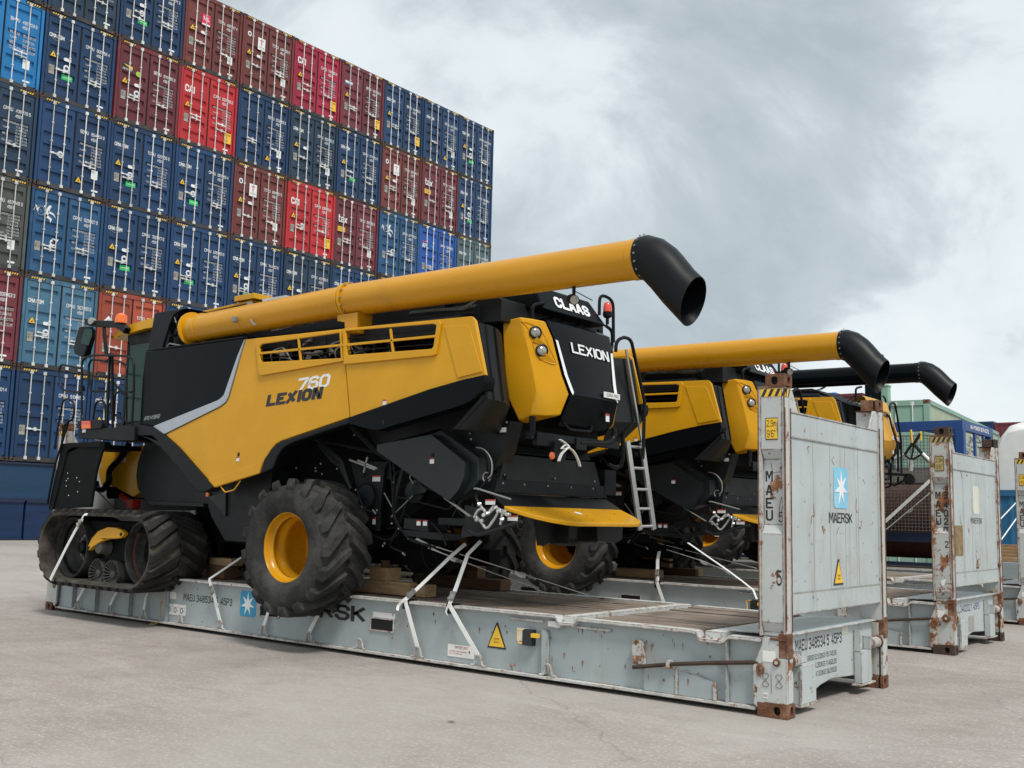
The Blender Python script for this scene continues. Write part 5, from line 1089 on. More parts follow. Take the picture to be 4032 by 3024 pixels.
    a=MB(); a.prism('Y',[(1.509,2.841),(1.741,2.832),(1.749,2.779),(1.517,2.785)],-.465,-.4505,0); a.prism('Y',[(1.517,2.785),(1.749,2.779),(1.756,2.724),(1.525,2.728)],-.465,-.4505,1); B(a,'marker_lens',['redlens','orange'],par=lu)
    sticker([(1.484,-0.425,2.673)][0],.10,.05,band=False)
    def rail(name,pts,r_=.017,fr=.10): a=MB(); a.tube(fillet(pts,fr,4),r_,0,8); return B(a,name,'black')
    rail('handrail',[(1.935,-0.420,2.828),(1.435,-0.420,2.855),(1.316,-0.420,3.684),(1.347,-0.420,3.775),(1.573,-0.420,3.812),(2.112,-0.420,3.771),(2.576,-0.420,3.720),(2.717,-0.420,3.643),(2.765,-0.420,3.261),(2.778,-0.420,2.739)])
    rail('handrail',[(0.873,-0.200,3.696),(0.288,-0.200,3.794),(0.238,-0.200,3.707),(0.349,-0.200,3.391),(0.928,-0.200,3.319)])
    rail('handrail',[(1.802,-0.300,3.726),(1.366,-0.300,3.782),(1.289,-0.300,3.702),(1.382,-0.300,3.353),(1.463,-0.300,3.294),(1.863,-0.300,3.272)])
    rail('handrail',[(0.904,-0.420,2.448),(0.938,-0.420,2.819),(1.211,-0.420,2.886),(1.192,-0.420,3.118),(1.017,-0.420,3.197),(0.852,-0.420,3.190),(0.733,-0.420,2.670),(0.721,-0.420,2.451)],.016)
    rail('handrail',[(1.526,-0.300,2.839),(1.572,-0.300,3.127),(1.739,-0.300,3.150),(1.830,-0.300,3.100),(1.899,-0.300,2.795)],.016)
    rail('handrail',[(1.773,-0.100,2.862),(1.736,-0.100,3.247),(1.828,-0.100,3.296),(2.189,-0.100,3.268)],.014)
    rail('handrail',[(1.451,0.000,3.807),(1.831,0.000,3.717),(1.945,0.000,2.818)],.014)
    a=MB()
    for q in ([(2.031,-0.400,3.810),(2.106,-0.400,2.735)],[(2.067,-0.380,3.802),(2.222,-0.380,2.732)]): a.bar(q[0],q[1],.035,.03,0,up=(0,1,0))
    for q in ([(2.057,-0.350,3.084),(2.159,-0.350,2.930),(2.606,-0.350,2.780)],[(1.795,-0.200,3.448),(2.244,-0.200,3.165)],[(1.152,-0.420,3.291),(1.333,-0.420,3.258)]): a.tube(q,.018,0,7)
    a.box(1.28,1.36,-.42,-.36,3.30,3.36); B(a,'rail_post','black',.004)
    # black wheel fender / ladder carrier at the front
    a=MB(); a.prism('Y',[(0.984,2.521),(1.155,2.530),(2.074,2.533),(2.101,2.442),(1.999,2.182),(1.964,2.101),(1.895,1.603),(0.738,1.541),(0.797,1.818),(0.884,2.125)],-.44,-.40,0)
    a.prism('Y',[(0.984,2.521),(2.074,2.528),(2.071,2.443),(1.297,2.459),(1.157,2.411),(0.871,1.555),(0.738,1.541),(0.797,1.818),(0.884,2.125)],-.46,-.3,0); a.prism('Y',[(0.201,2.556),(1.310,2.557),(1.172,2.144),(1.119,1.593),(-0.035,1.558)],.0,.04,0); a.box(1.0,1.9,-.4,.4,2.44,2.50); B(a,'front_mudguard','deep',.01)
    a=MB()
    for p in [(0.964,-0.445,2.104),(0.946,-0.445,2.043),(1.199,-0.445,2.080),(1.217,-0.445,2.001),(1.176,-0.445,1.971),(1.188,-0.445,1.892),(1.468,-0.445,2.012),(1.546,-0.445,1.957),(1.517,-0.445,1.809),(1.273,-0.445,1.756)]: a.lathe([(.0005,.006),(.008,.004),(.009,0)],p,(0,-1,0),0,6)
    B(a,'rivet','sticker')
    a=MB(); a.tube([(1.179,-0.480,2.868),(1.031,-0.480,2.531),(0.879,-0.480,2.209),(0.797,-0.480,1.868),(0.750,-0.480,1.629)],.018,0,6); B(a,'ladder_stile','black')
    # feeder housing, hose, red cylinder
    a=MB(); a.prism('Y',[(1.942,2.524),(1.821,2.136),(1.810,1.983),(1.921,1.822),(1.761,1.752),(1.089,1.931),(1.182,2.334),(1.414,2.522)],.3,2*YC-.3,0); B(a,'feeder_housing','yellow',.02)
    a=MB(); a.prism('Y',[(0.535,2.533),(0.937,2.525),(0.890,2.257),(0.840,2.007),(0.679,1.971),(0.602,1.917),(0.451,2.153),(0.524,2.243)],.45,2*YC-.45,0); B(a,'feeder_front','yellow',.02)
    a=MB(); a.prism('Y',[(1.329,2.500),(1.488,2.497),(1.501,2.280),(1.342,2.282)],.29,.295,0); B(a,'warning_plate','sticker')
    a=MB(); a.tube(smooth([(1.702,0.200,2.544),(1.538,0.200,2.358),(1.244,0.200,2.170),(1.221,0.200,1.979),(1.090,0.200,1.866),(0.925,0.200,1.874),(0.861,0.200,1.979)],5),.045,0,10); B(a,'feeder_hose','black')
    a=MB(); a.cyl(*[(1.025,0.350,1.897),(1.791,0.350,1.601)],.045,0,12); a.box(*[v for v in (1.62,1.78)],.28,.42,1.60,1.72); rc=B(a,'lift_cylinder','red')
    a=MB(); a.tube([(0.791,0.300,1.824),(1.230,0.300,1.600)],.012,0,6); B(a,'safety_rod','steel')
    a=MB(); a.lathe([(.09,-.3),(.09,.9)],[(1.269,0.500,1.815)][0],(0,1,0),0,24); B(a,'feeder_shaft','black')
    a=MB(); a.prism('Y',[(-1.197,1.531),(-1.052,2.091),(-0.109,2.106),(0.398,1.918),(0.948,1.765),(1.469,1.671),(2.885,1.689),(2.895,1.588)],.98,1.02,0); B(a,'shade_plate','shade_grey',.006)  # added dark sheet hiding the bright rack end wall, stands in for shade
    # --- tracks
    def track():
        t=bpy.data.objects.new('track',None); C.objects.link(t); t.parent=R
        bb=belt(1.17,3.10,1.015,.50,-.53,.36); B(bb,'belt',['beltdust','lugs'],par=t,ang=30)
        for cx,r_,nm in ((1.20,.44,'idler_wheel'),(3.06,.44,'drive_wheel')):
            a=MB(); a.lathe([(r_,-.30),(r_+.01,-.28),(r_+.01,-.12),(r_-.02,-.10),(r_-.05,-.16),(r_-.10,-.20),(r_-.14,-.12),(.22,-.05),(.20,-.06),(.12,-.07),(.11,-.10),(.0005,-.10)],(cx,.0,1.0),(0,1,0),0,40)
            a.lathe([(r_,-.30),(r_-.03,-.30),(r_-.045,-.22)],(cx,.0,1.0),(0,1,0),0,40); w=B(a,nm,'rubber' if nm[0]=='i' else 'rubber',par=t)
            a=MB(); a.lathe([(r_,.34),(r_+.01,.30),(r_+.01,.12),(r_,.1),(.2,.12)],(cx,.0,1.0),(0,1,0),0,32); B(a,'inner_wheel','rubber',par=w)
            a=MB(); n_=14
            for k in range(n_): q=2*math.pi*k/n_; a.lathe([(.0005,.03),(.020,.028),(.024,.0)],(cx+.165*math.cos(q),-.055,1.0+.165*math.sin(q)),(0,-1,0),0,8)
            a.lathe([(.205,-.062),(.135,-.066)],(cx,0,1.0),(0,1,0),0,32); B(a,'wheel_bolts','steel',par=w)
            a=MB(); a.lathe([(.0005,-.17),(.08,-.16),(.10,-.12),(.105,-.05)],(cx,0,1.0),(0,1,0),0,24); B(a,'hub','black',par=w)
            if nm[0]=='d': a=MB(); a.lathe([(r_-.03,-.295),(r_-.035,-.20),(r_-.10,-.12),(.25,-.07)],(cx,-.003,1.0),(0,1,0),0,40); B(a,'rim_disc','drum',par=w)
        for cx in (1.98,2.36):
            a=MB(); a.lathe([(.195,-.34),(.205,-.33),(.205,-.12),(.19,-.11),(.17,-.30),(.175,-.335)],(cx,0,.665),(0,1,0),0,36,closed=True); w=B(a,'road_wheel','rubber',par=t)
            a=MB(); a.lathe([(.205,.0),(.205,.3)],(cx,0,.665),(0,1,0),0,30); a.lathe([(.0005,-.32),(.055,-.31),(.06,-.22)],(cx,0,.665),(0,1,0),0,18)
            for k in range(20): q=2*math.pi*k/20; a.bar((cx+.05*math.cos(q),-.27,.665+.05*math.sin(q)),(cx+.19*math.cos(q),-.33,.665+.19*math.sin(q)),.012,.03,0,up=(0,1,0))
            B(a,'spoke_disc','spoke',par=w)
        am=[(1.871,0.986),(1.850,1.036),(1.944,1.155),(2.095,1.261),(2.330,1.322),(2.542,1.320),(2.703,1.290),(2.772,1.253),(2.763,1.224),(2.703,1.187),(2.562,1.169),(2.378,1.162),(2.169,1.112),(1.988,1.041),(1.913,0.987)]
        a=MB(); a.prism('Y',am,-.42,-.35,0); sw=B(a,'swing_arm','yellow',.02,par=t)
        a=MB()
        for p in [(2.702,-0.425,1.236),(1.894,-0.425,1.023)]: a.lathe([(.0005,.008),(.022,.006),(.026,0)],p,(0,-1,0),0,14)
        B(a,'arm_bolt','hole',par=sw)
        a=MB(); a.lathe([(.0005,.10),(.09,.095),(.10,.08),(.105,0),(.13,-.05)],[(2.093,-0.300,1.044)][0],(0,-1,0),0,24); B(a,'pivot_cap','spoke',par=t); a=MB(); a.box(2.0,2.6,-.24,.3,.85,1.3); a.box(1.3,3.0,-.1,.2,.85,1.15); a.box(1.5,3.0,-.2,.3,1.25,1.40); B(a,'track_frame','deep',.01,par=t)
        return t
    tk=track(); tk2=copy_tree(tk,R); tk2.scale=(1,-1,1); tk2.location=(0,2*YC,0)
    # rear wheels
    for s in (0,1):
        w=bpy.data.objects.new('rear_wheel',None); C.objects.link(w); w.parent=R
        if s==0:
            B(tyre_mesh(6.30,-.20,1.195),'tyre',['rubber','strapdark'],par=w,ang=40); B(rim_mesh(6.30,-.20,1.195,rr=.39),'rim','yellow_tube',par=w,ang=50); w0=w
        else:
            for ch in kids(w0): c=ch.copy(); C.objects.link(c); c.parent=w
            w.scale=(1,-1,1); w.location=(0,2*YC,0)
    # rear discharge hood, chopper deck, spreader
    a=MB(); zt,zb=2.30,1.90
    a.hexa([(8.62,.25,2.62),(8.80,.34,2.30),(8.80,2*YC-.34,2.30),(8.62,2*YC-.25,2.62)],[(8.3,.25,2.62),(8.4,.3,2.3),(8.4,2*YC-.3,2.3),(8.3,2*YC-.25,2.62)])
    a.hexa([(8.86,.34,2.28),(8.88,.20,1.93),(8.88,2*YC-.20,1.93),(8.86,2*YC-.34,2.28)],[(8.3,.34,2.28),(8.3,.20,1.93),(8.3,2*YC-.20,1.93),(8.3,2*YC-.34,2.28)])
    B(a,'discharge_hood','dark',.01)
    a=MB(); a.hexa([(8.895,.17,2.0),(8.90,.12,1.86),(8.90,2*YC-.12,1.86),(8.895,2*YC-.17,2.0)],[(8.4,.17,2.0),(8.4,.12,1.86),(8.4,2*YC-.12,1.86),(8.4,2*YC-.17,2.0)]); B(a,'hood_skirt','black',.006)
    a=MB()
    for y in (.25,.62,1.05,1.5,1.95): a.lathe([(.0005,.01),(.012,.008),(.014,0)],(8.897,y,1.96),(1,0,0),0,8)
    for y in (.3,1.2,2.0): a.lathe([(.0005,.01),(.012,.008),(.014,0)],(8.883,y,2.05),(1,0,0),0,8)
    B(a,'hood_bolt','steel')
    a=MB(); y0,y1=.0,2.22
    a.hexa([(8.88,.10,1.845),(9.12,y0,1.725),(9.12,y1,1.725),(8.88,2*YC-.12,1.845)],[(8.88,.10,1.83),(9.12,y0,1.71),(9.12,y1,1.71),(8.88,2*YC-.12,1.83)]); B(a,'deck_sheet','dark',.003)
    ol=[(9.12,.0),(9.20,.02),(9.30,.08),(9.42,.17),(9.53,.30),(9.60,.46),(9.63,.62),(9.63,1.66),(9.62,1.80),(9.58,1.93),(9.50,2.03),(9.34,2.13),(9.12,2.22)]
    zf=lambda p:1.722-(p[0]-9.12)*.30
    a=MB(); a.prism('Z',ol,lambda p:zf(p)-.045,zf,0); B(a,'spreader_deck','yellow',.012)
    a=MB()
    for x,y in ((9.25,.3),(9.3,.9),(9.4,1.1),(9.48,.7),(9.5,1.4),(9.3,1.8),(9.2,1.3),(9.55,1.0)): a.lathe([(.0005,.004),(.009,.003),(.01,0)],(x,y,zf((x,y))),(0,0,1),0,8)
    B(a,'deck_bolt','hole')
    a=MB(); a.lathe([(.0005,.003),(.05,.003)],(9.32,1.05,zf((9.32,0))+.001),(.3,0,1),0,20); B(a,'deck_sticker','sticker')
    a=MB(); a.prism('X',[(.72,1.62),(1.0,1.62),(.98,1.36),(.80,1.30)],8.95,9.05,0); a.prism('X',[(1.06,1.62),(1.22,1.62),(1.20,1.30),(1.05,1.33)],8.9,9.2,0); a.prism('X',[(1.45,1.60),(2.0,1.60),(1.98,1.38),(1.86,1.34),(1.47,1.36)],9.0,9.3,0); a.prism('Y',[(8.5,1.72),(8.95,1.70),(8.9,1.52),(8.55,1.48)],.25,.6,0); a.cyl((9.25,1.12,1.36),(9.3,1.45,1.36),.02,0,8); B(a,'spreader_bracket','dark',.008)
    a=MB(); a.prism('Y',[(8.6,1.72),(9.02,1.66),(9.35,1.60),(9.25,1.50),(8.80,1.42),(8.62,1.45)],-.02,.02,0); B(a,'coupling_plate','dark',.006)
    a=MB()
    for q in ([(8.861,-0.100,1.743),(8.991,-0.100,1.639),(9.085,-0.100,1.693),(9.181,-0.100,1.673)],[(8.810,-0.100,1.593),(8.864,-0.100,1.668),(8.933,-0.100,1.680),(8.963,-0.100,1.638)],[(8.838,-0.100,1.604),(8.925,-0.100,1.532),(8.968,-0.100,1.491),(9.023,-0.100,1.513),(9.128,-0.100,1.641)],[(9.017,-0.100,1.660),(9.071,-0.100,1.714)],[(9.195,-0.100,1.674),(9.166,-0.100,1.527)],[(9.143,-0.120,1.672),(9.226,-0.120,1.642),(9.306,-0.120,1.634)]): a.tube(smooth(q,4),.014,0,8)
    for p in [(8.960,-0.120,1.617),(9.007,-0.120,1.639),(8.941,-0.120,1.563),(9.108,-0.120,1.698),(9.157,-0.120,1.662),(9.201,-0.120,1.580),(9.225,-0.120,1.663),(9.273,-0.120,1.633),(8.870,-0.120,1.573),(8.893,-0.120,1.732)]: a.lathe([(.0005,.025),(.02,.022),(.024,0),(.02,-.02)],p,(random.uniform(-1,1),-1,random.uniform(-.5,.5)),0,8)
    B(a,'hydraulic_coupling','alu')
    a=MB(); a.tube(fillet([(8.754,-0.120,1.485),(8.747,-0.120,1.463),(8.862,-0.120,1.414),(8.987,-0.120,1.433),(9.454,-0.120,1.565)],.04),.02,0,8); B(a,'coupling_guard','dark')
    a=MB(); a.tube([(8.799,-0.100,1.892),(8.841,-0.100,1.892),(9.292,-0.100,1.787)],.011,0,6); B(a,'prop_rod','steel')
    a=MB(); q=[(8.378,-0.080,1.792),(8.743,-0.080,1.602)]; a.bar(q[0],q[1],.01,.05,0,up=(0,1,0)); B(a,'link_bar','steel',.003)
    for P in ([(8.901,-0.030,1.729)][0],[(9.202,-0.030,1.570)][0]): sticker(P,.13,.055)
    a=MB()
    for q in ([(8.725,0.000,2.331),(8.827,0.000,2.297),(8.930,0.000,2.186),(8.948,0.000,2.078),(8.895,0.000,1.971),(8.785,0.000,1.884),(8.744,0.000,1.819),(8.776,0.000,1.744)],[(8.695,0.020,2.311),(8.841,0.020,2.221),(8.874,0.020,2.102),(8.848,0.020,2.037)],[(8.757,-0.020,2.318),(8.888,-0.020,2.251),(8.934,-0.020,2.131),(8.924,-0.020,2.024),(8.830,-0.020,1.906)],[(8.705,0.000,1.732),(8.694,0.000,1.624),(8.713,0.000,1.517),(8.801,0.000,1.433)]): a.tube(smooth(q,5),.015,0,7)
    B(a,'coupling_hose','black')
    a=MB(); a.tube(smooth([(8.751,-0.030,2.329),(8.866,-0.030,2.299),(8.962,-0.030,2.195),(8.973,-0.030,2.055),(8.926,-0.030,2.002)],5),.008,0,6); a.tube(arc([(8.880,0.000,2.014)][0],.05,0,360,12),.008,0,6); B(a,'hose_sleeve','steel')
    # access ladder and grab rail at the far rear corner
    a=MB()
    L1=[(9.100,1.960,3.848),(9.100,2.382,2.888),(9.100,2.284,2.535),(9.100,2.643,1.483)]; L2=[(9.100,2.551,2.680),(9.100,3.034,1.491)]
    lt,lb=Vector((9.0,1.99,3.60)),Vector([(9.100,2.679,1.483)][0]); 
    a=MB(); lad=None
    A0=Vector([(9.150,2.001,3.611)][0]); A1=Vector([(9.150,2.610,1.484)][0]); Bv=Vector((0,.33,0)); B1=Vector([(9.150,2.938,1.492)][0]); w_=B1-A1
    dirv=(A1-A0); A2=A1-dirv.normalized()*1.05
    a.bar(A0+dirv*.50,A1,.03,.085,0,up=(0,1,0)); lad=B(a,'ladder','alu',.004)
    a=MB(); a.bar(A0+w_+dirv*.5,A1+w_,.03,.085,0,up=(0,1,0)); a.bar(A0+w_*.8-dirv*.02,A0+w_+dirv*.495,.02,.03,0,up=(0,1,0)); B(a,'ladder_rail','alu',.003,par=lad)
    a=MB()
    for t in (.53,.65,.77,.88,.98): a=MB(); a.cyl(A0+dirv*t,A0+dirv*t+w_,.017,0,8); B(a,'rung','alu',par=lad)
    rail('grab_rail',[(9.200,1.947,3.587),(9.200,1.956,3.688),(9.200,2.012,3.746),(9.200,2.125,3.788),(9.200,2.242,3.787),(9.200,2.301,3.751),(9.200,2.612,3.046),(9.200,2.586,2.376),(9.200,2.574,2.350)],.022,.04)
    rail('grab_rail',[(9.000,2.436,2.770),(9.000,2.442,2.441),(9.000,2.444,2.358),(9.000,2.411,2.255),(9.000,2.284,2.224),(9.000,2.102,2.264)],.025,.06)
    a=MB(); a.box(8.5,8.62,1.95,2.10,1.6,2.6); a.box(8.6,8.9,2.2,2.45,1.9,2.2); B(a,'ladder_frame','black')
    # small tied straps at back corner of the deck
    return R
def seg(n): return None
def sm2(B,a,n,m): return B(a,n,m,rc=False)
R1=combine()
R2=copy_tree(R1,None,(-.262,5.63,0)); R2['label']='second harvester with yellow tube, behind the nearest one, partly hidden by a grey end wall'
#STOP2
# ---------------------------------------------------------------- third harvester (dark tube, yellow tailgate)
R3=copy_tree(R1,None,(-.45,10.85,.30),skip=('ladder','work_lamp','lamp_pod','lamp_bezel','rear_lamp','recess_edge','beacon','beacon_guard','hook_bracket','spreader_deck','deck_sheet','discharge_hood','hood_skirt','spreader_bracket','deck_bolt','deck_sticker','hood_bolt','lamp_ledge','tied_strap','tail_light_unit','model_number','white_stripe','maker_lettering','engine_cover','intake_housing'))
R3['label']='farthest harvester, with a black unloading tube and a yellow tailgate'
for o in list(C.objects):
    r=o
    while r.parent: r=r.parent
    if r!=R3 or o.type!='MESH': continue
    n=o.name.split('.')[0]; p=o.parent.name.split('.')[0] if o.parent else ''
    def recol(m): 
        for s_ in o.material_slots: s_.link='OBJECT'; s_.material=M[m]
    if n=='unloading_tube': o.scale=(1,.92,.92); o.location=(-.40,-.016,.324)
    if n in ('unloading_tube','end_flange','joint_flange','end_band','band','clamp_band','tube_cradle'): recol('gloss'); n=='unloading_tube' and o.__setitem__('label','black unloading tube')
    if n=='tailgate': recol('yellow'); o['label']='yellow tailgate'
    if n=='model_lettering' and p=='tailgate': recol('mblack')
def part(mb,name,m,par,bev=0,label=None): return mb.build(name,m,par,label=label,bevel=bev,org=(0,0,0))
# grey lamp arm at the rear of the third harvester
a=MB(); q=[Vector(v) for v in [(8.808,12.300,2.631),(9.038,12.300,2.613),(9.248,12.300,2.579)]]; a.bar(q[0]-Vector((.4,0,0)),q[2],.05,.10,0,up=(0,1,0)); a.cyl(q[2]+Vector((.03,.05,-.08)),q[2]+Vector((.03,-.05,-.08)),.11,0,20)
a.tube(fillet([(8.832,12.300,3.781),(8.914,12.300,3.744),(8.959,12.300,3.525),(9.066,12.300,3.173),(9.063,12.300,2.645)],.1),.022,1,8); a.tube([(8.927,12.300,2.812),(8.911,12.300,2.415)],.022,1,8); a.tube([(9.061,12.300,2.547),(9.050,12.300,2.415)],.022,1,8)
a.tube(smooth([(8.802,12.300,2.333),(8.868,12.300,2.350),(8.935,12.300,2.399),(9.000,12.300,2.383),(9.230,12.300,2.513)],4),.02,1,6)
o=a.build('lamp_arm',['dark','black'],None,org=(0,0,0)); o.parent=R3; o.location=(.45,-10.85,-.30)
# air filter canister on the third harvester
a=MB(); P=[(7.523,11.300,4.015),(7.920,11.300,3.988)]; a.cyl(P[0],P[1],.16,0,24); o=a.build('air_filter','black',None,org=(0,0,0)); o.parent=R3; o.location=(.45,-10.85,-.30)
# ---------------------------------------------------------------- lashings and timber
def strap(pts,label,w=.052,buckle=None,group='white webbing lashings holding the harvesters',protect=None):
    P=[Vector(p) for p in pts]; b=MB()
    t=(P[-1]-P[0]).normalized(); side=Vector((1,0,0)) if abs(t.x)<.75 else Vector((0,1,0))
    n=len(P); vs=[]
    for i,p in enumerate(P):
        d=((P[min(n-1,i+1)]-P[max(0,i-1)])).normalized(); u=(side-d*side.dot(d)).normalized(); nn=d.cross(u)
        for a_,c_ in ((-w/2,-.003),(w/2,-.003),(w/2,.003),(-w/2,.003)): vs.append(p+u*a_+nn*c_)
    fs=[(4*i+q,4*i+(q+1)%4,4*(i+1)+(q+1)%4,4*(i+1)+q) for i in range(n-1) for q in range(4)]+[(0,1,2,3),tuple(4*(n-1)+q for q in (3,2,1,0))]
    root=thing('lashing_strap',label,'strap',P[0],group); b.add(vs,fs,0); b.build('webbing','strap',root)
    if buckle is not None:
        i=buckle; d=(P[i+1]-P[i]).normalized(); c=P[i]+(P[i+1]-P[i])*.35; u=(side-d*side.dot(d)).normalized(); nn=d.cross(u); nn=nn if nn.y<0 else -nn
        m=MB(); m.obox(c+nn*.012,u*.030,d*.055,nn*.010,0); m.cyl(c+nn*.02-u*.034+d*.04,c+nn*.02+u*.034+d*.04,.012,0,10); m.obox(c+nn*.02-d*.03,u*.034,d*.012,nn*.012,0); m.build('ratchet','steel',root,bevel=.002)
        m=MB(); q=c-d*.07+nn*.012; m.sweep(smooth([q,q+nn*.02-d*.05+u*.02,q-d*.12+u*.015+nn*.01,q-d*.16+u*.05],3),[(-.002,-.016),(.002,-.016),(.002,.016),(-.002,.016)],0); m.build('loose_tail','strap',root)
    return root
def protector(x,y,z,dy=-1):
    a=MB(); a.box(x-.045,x+.045,y-.012,y-.004,z-.09,z+.006); a.box(x-.045,x+.045,y-.012,y+.13,z+.004,z+.012); return a.build('edge_protector','black',None,org=(x,y,z))
X0,Y0=0,0
strap([(7.96,.012,.185),(7.78,-.016,.66),(7.79,-.006,.69),(7.90,.10,.84),(8.137,.30,1.154),(8.25,.42,1.30)],'white strap bent over the rack edge, left of the two beside the timbers',buckle=2)
strap([(8.82,.012,.185),(8.43,-.016,.665),(8.43,-.006,.695),(8.42,.10,.86),(8.39,.30,1.19),(8.47,.42,1.34)],'white strap bent over the rack edge, right of the two, above the red-lettered notice',buckle=2)
for x,lab in ((7.78,'black edge guard under the left bent strap'),(8.43,'black edge guard under the right bent strap')): tag(protector(x,-.001,.667),lab,'edge guard','black edge guards')
strap([(7.55,.36,1.33),(7.85,.3,1.268),(8.3,1.05,1.02),(8.763,1.9,.74),(8.85,2.05,.69)],'long thin white strap slanting across the deck, upper of the two',w=.03,buckle=2)
strap([(7.75,.36,1.24),(8.03,.3,1.184),(8.06,1.1,.96),(8.09,1.9,.753),(8.1,2.0,.70)],'long thin white strap slanting across the deck, lower of the two',w=.03,buckle=1)
LT=['white strap under the track, nearest its left end','second white strap under the track from the left','third white strap under the track from the left']
for k,(x,dx) in enumerate(((.90,.22),(1.81,.20),(2.69,.02))): strap([(x,.012,.185),(x+dx*.6,.02,.36),(x+dx,.14,.60)],LT[k],w=.045)
strap([(4.44,.012,.185),(4.30,.0,.50),(4.20,-.012,.68),(4.18,.0,.70),(4.35,.36,.98)],'white strap with a buckle beside the blue star sign',buckle=1)
strap([(5.33,.012,.185),(5.40,.03,.40),(5.47,.10,.62)],'short white strap hanging below the big tyre, left one')
strap([(6.18,.012,.185),(6.32,.03,.42),(6.42,.10,.62)],'short white strap hanging below the big tyre, right one',w=.055)
P=[(1.937,-0.570,1.430),(1.753,-0.570,1.251),(1.559,-0.570,1.026),(1.168,-0.570,0.538)]
strap([Vector(P[0]),Vector(P[1]),Vector(P[2]),Vector(P[3]),Vector(P[3])+Vector((0,.1,-.02))],'white strap slanting across the front wheel of the track',buckle=0)
a,bq=-.262,5.63
strap([(8.05+a,bq+.012,.185),(7.87+a,bq-.016,.66),(7.87+a,bq,.70),(7.80+a,bq+.12,.98),(7.75+a,bq+.25,1.12)],'white strap over the edge of the second rack, above the nearest deck',buckle=2)
tag(protector(7.87+a,bq-.001,.667),'black edge guard on the edge of the second rack','edge guard','black edge guards')
P=[(8.372,5.200,1.286),(9.047,5.200,0.899),(9.237,5.200,0.781),(9.392,5.200,0.677),(9.446,5.200,0.554)]
strap([P[0],P[1],P[2],P[3],P[4]],'white strap descending behind the rusty near post of the nearest rack',buckle=1)
P=[(7.296,6.200,1.234),(8.963,6.200,0.928)]; strap([P[0],((Vector(P[0])+Vector(P[1]))/2),P[1]],'taut white strap across the second rack, upper one',w=.03)
P=[(7.612,5.900,1.152),(8.230,5.900,1.007),(8.693,5.900,0.861)]; strap([P[0],P[1],P[2]],'taut white strap across the second rack, lower one',w=.03,buckle=1)
def timber(x0,x1,y0,y1,z0,z1,label,m='wood'): 
    a=MB(); a.box(x0,x1,y0,y1,z0,z1,0); return tag(a.build('timber_block',m,None,bevel=.006,org=((x0+x1)/2,(y0+y1)/2,z0)),label,'timber','timber blocks under the harvesters')
timber(6.66,6.95,.50,.75,.815,.965,'upper pale timber block right of the big tyre')
timber(6.35,6.875,.50,.62,.662,.812,'pale timber end beside the tyre, under the upper block')
timber(6.88,7.34,.50,.62,.662,.815,'long pale timber on the deck right of the big tyre')
timber(7.42,7.56,.52,.72,.662,.80,'short upright timber offcut on the deck between the two straps')
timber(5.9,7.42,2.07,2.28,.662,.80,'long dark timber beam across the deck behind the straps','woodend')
timber(6.82,7.02,2.08,2.25,.802,1.02,'small reddish timber block on top of the long dark beam','woodend')
timber(6.74,6.82,.6,.68,.967,1.05,'small reddish block on the upper pale timber','woodend')
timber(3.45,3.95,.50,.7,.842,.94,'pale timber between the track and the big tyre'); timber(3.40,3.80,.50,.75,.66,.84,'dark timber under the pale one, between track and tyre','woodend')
timber(6.35,7.15,6.40,6.6,.662,.80,'pale timber on the second rack, right of the far tyre')
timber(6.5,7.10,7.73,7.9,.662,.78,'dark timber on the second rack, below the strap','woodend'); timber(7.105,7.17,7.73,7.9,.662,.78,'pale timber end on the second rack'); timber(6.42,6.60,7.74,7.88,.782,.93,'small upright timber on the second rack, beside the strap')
a=MB(); a.box(3.35,3.75,1.2,1.23,.66,1.0); tag(a.build('white_board','sticker',None,org=(3.5,1.2,.66)),'white board behind the timber, between track and tyre','board')
# yellow rope ends and a paper scrap
for k,(x,y,lab) in enumerate(((3.30,-.02,'thin yellow rope hanging from the rack near its left end'),)):
    a=MB(); a.tube(smooth([(2.95,.0,.60),(3.0,-.01,.50),(3.1,.0,.42),(3.12,-.01,.30),(3.12,-.0,.10),(3.05,-.03,.03),(2.95,-.05,.015),(2.92,-.02,.02),(3.0,.0,.05)],5),.005,0,5); tag(a.build('rope','cord',None,org=(3,0,.1)),lab,'rope')
for P,lab in (([(10.306,-2.051,0.006)][0],'small brown leaf on the bare concrete'),):
    a=MB(); x,y,z=P; a.add([(x-.05,y,.006),(x,y-.015,.012),(x+.05,y+.005,.008),(x,y+.015,.012)],[(0,1,2,3)],0); tag(a.build('leaf','woodend',None,org=P),lab,'leaf')
# ---------------------------------------------------------------- cargo and containers at the right
r4=thing('flat_rack','farthest flat rack, low steel platform under the blue frame and brown drum','flat rack',(0,15.3,0),'grey flat racks in rows')
a=MB(); a.box(0,11.6,15.32,17.7,.62,.67,0); a.box(0,11.6,15.35,15.37,.06,.62,1); a.box(0,11.6,15.30,15.37,.04,.07,1); a.box(0,11.6,17.65,17.67,.06,.62,1); a.build('side_beam',['rackw','rackside'],r4)
a=MB(); a.box(.5,11.5,15.5,17.5,.672,.70,0); a.build('deck_boards','deck',r4)
fr=thing('cargo_frame','blue steel open frame with wire mesh sides, behind the two grey racks','frame',(8,15.4,.7))
a=MB()
a.box(4.0,9.44,15.40,15.55,3.70,3.92); a.box(9.30,9.44,15.551,17.9,3.70,3.92); a.box(9.28,9.46,15.38,15.56,.9,3.699); a.box(9.30,9.44,17.7,17.9,.9,3.7); a.box(4.0,4.16,15.4,15.55,.9,3.7)
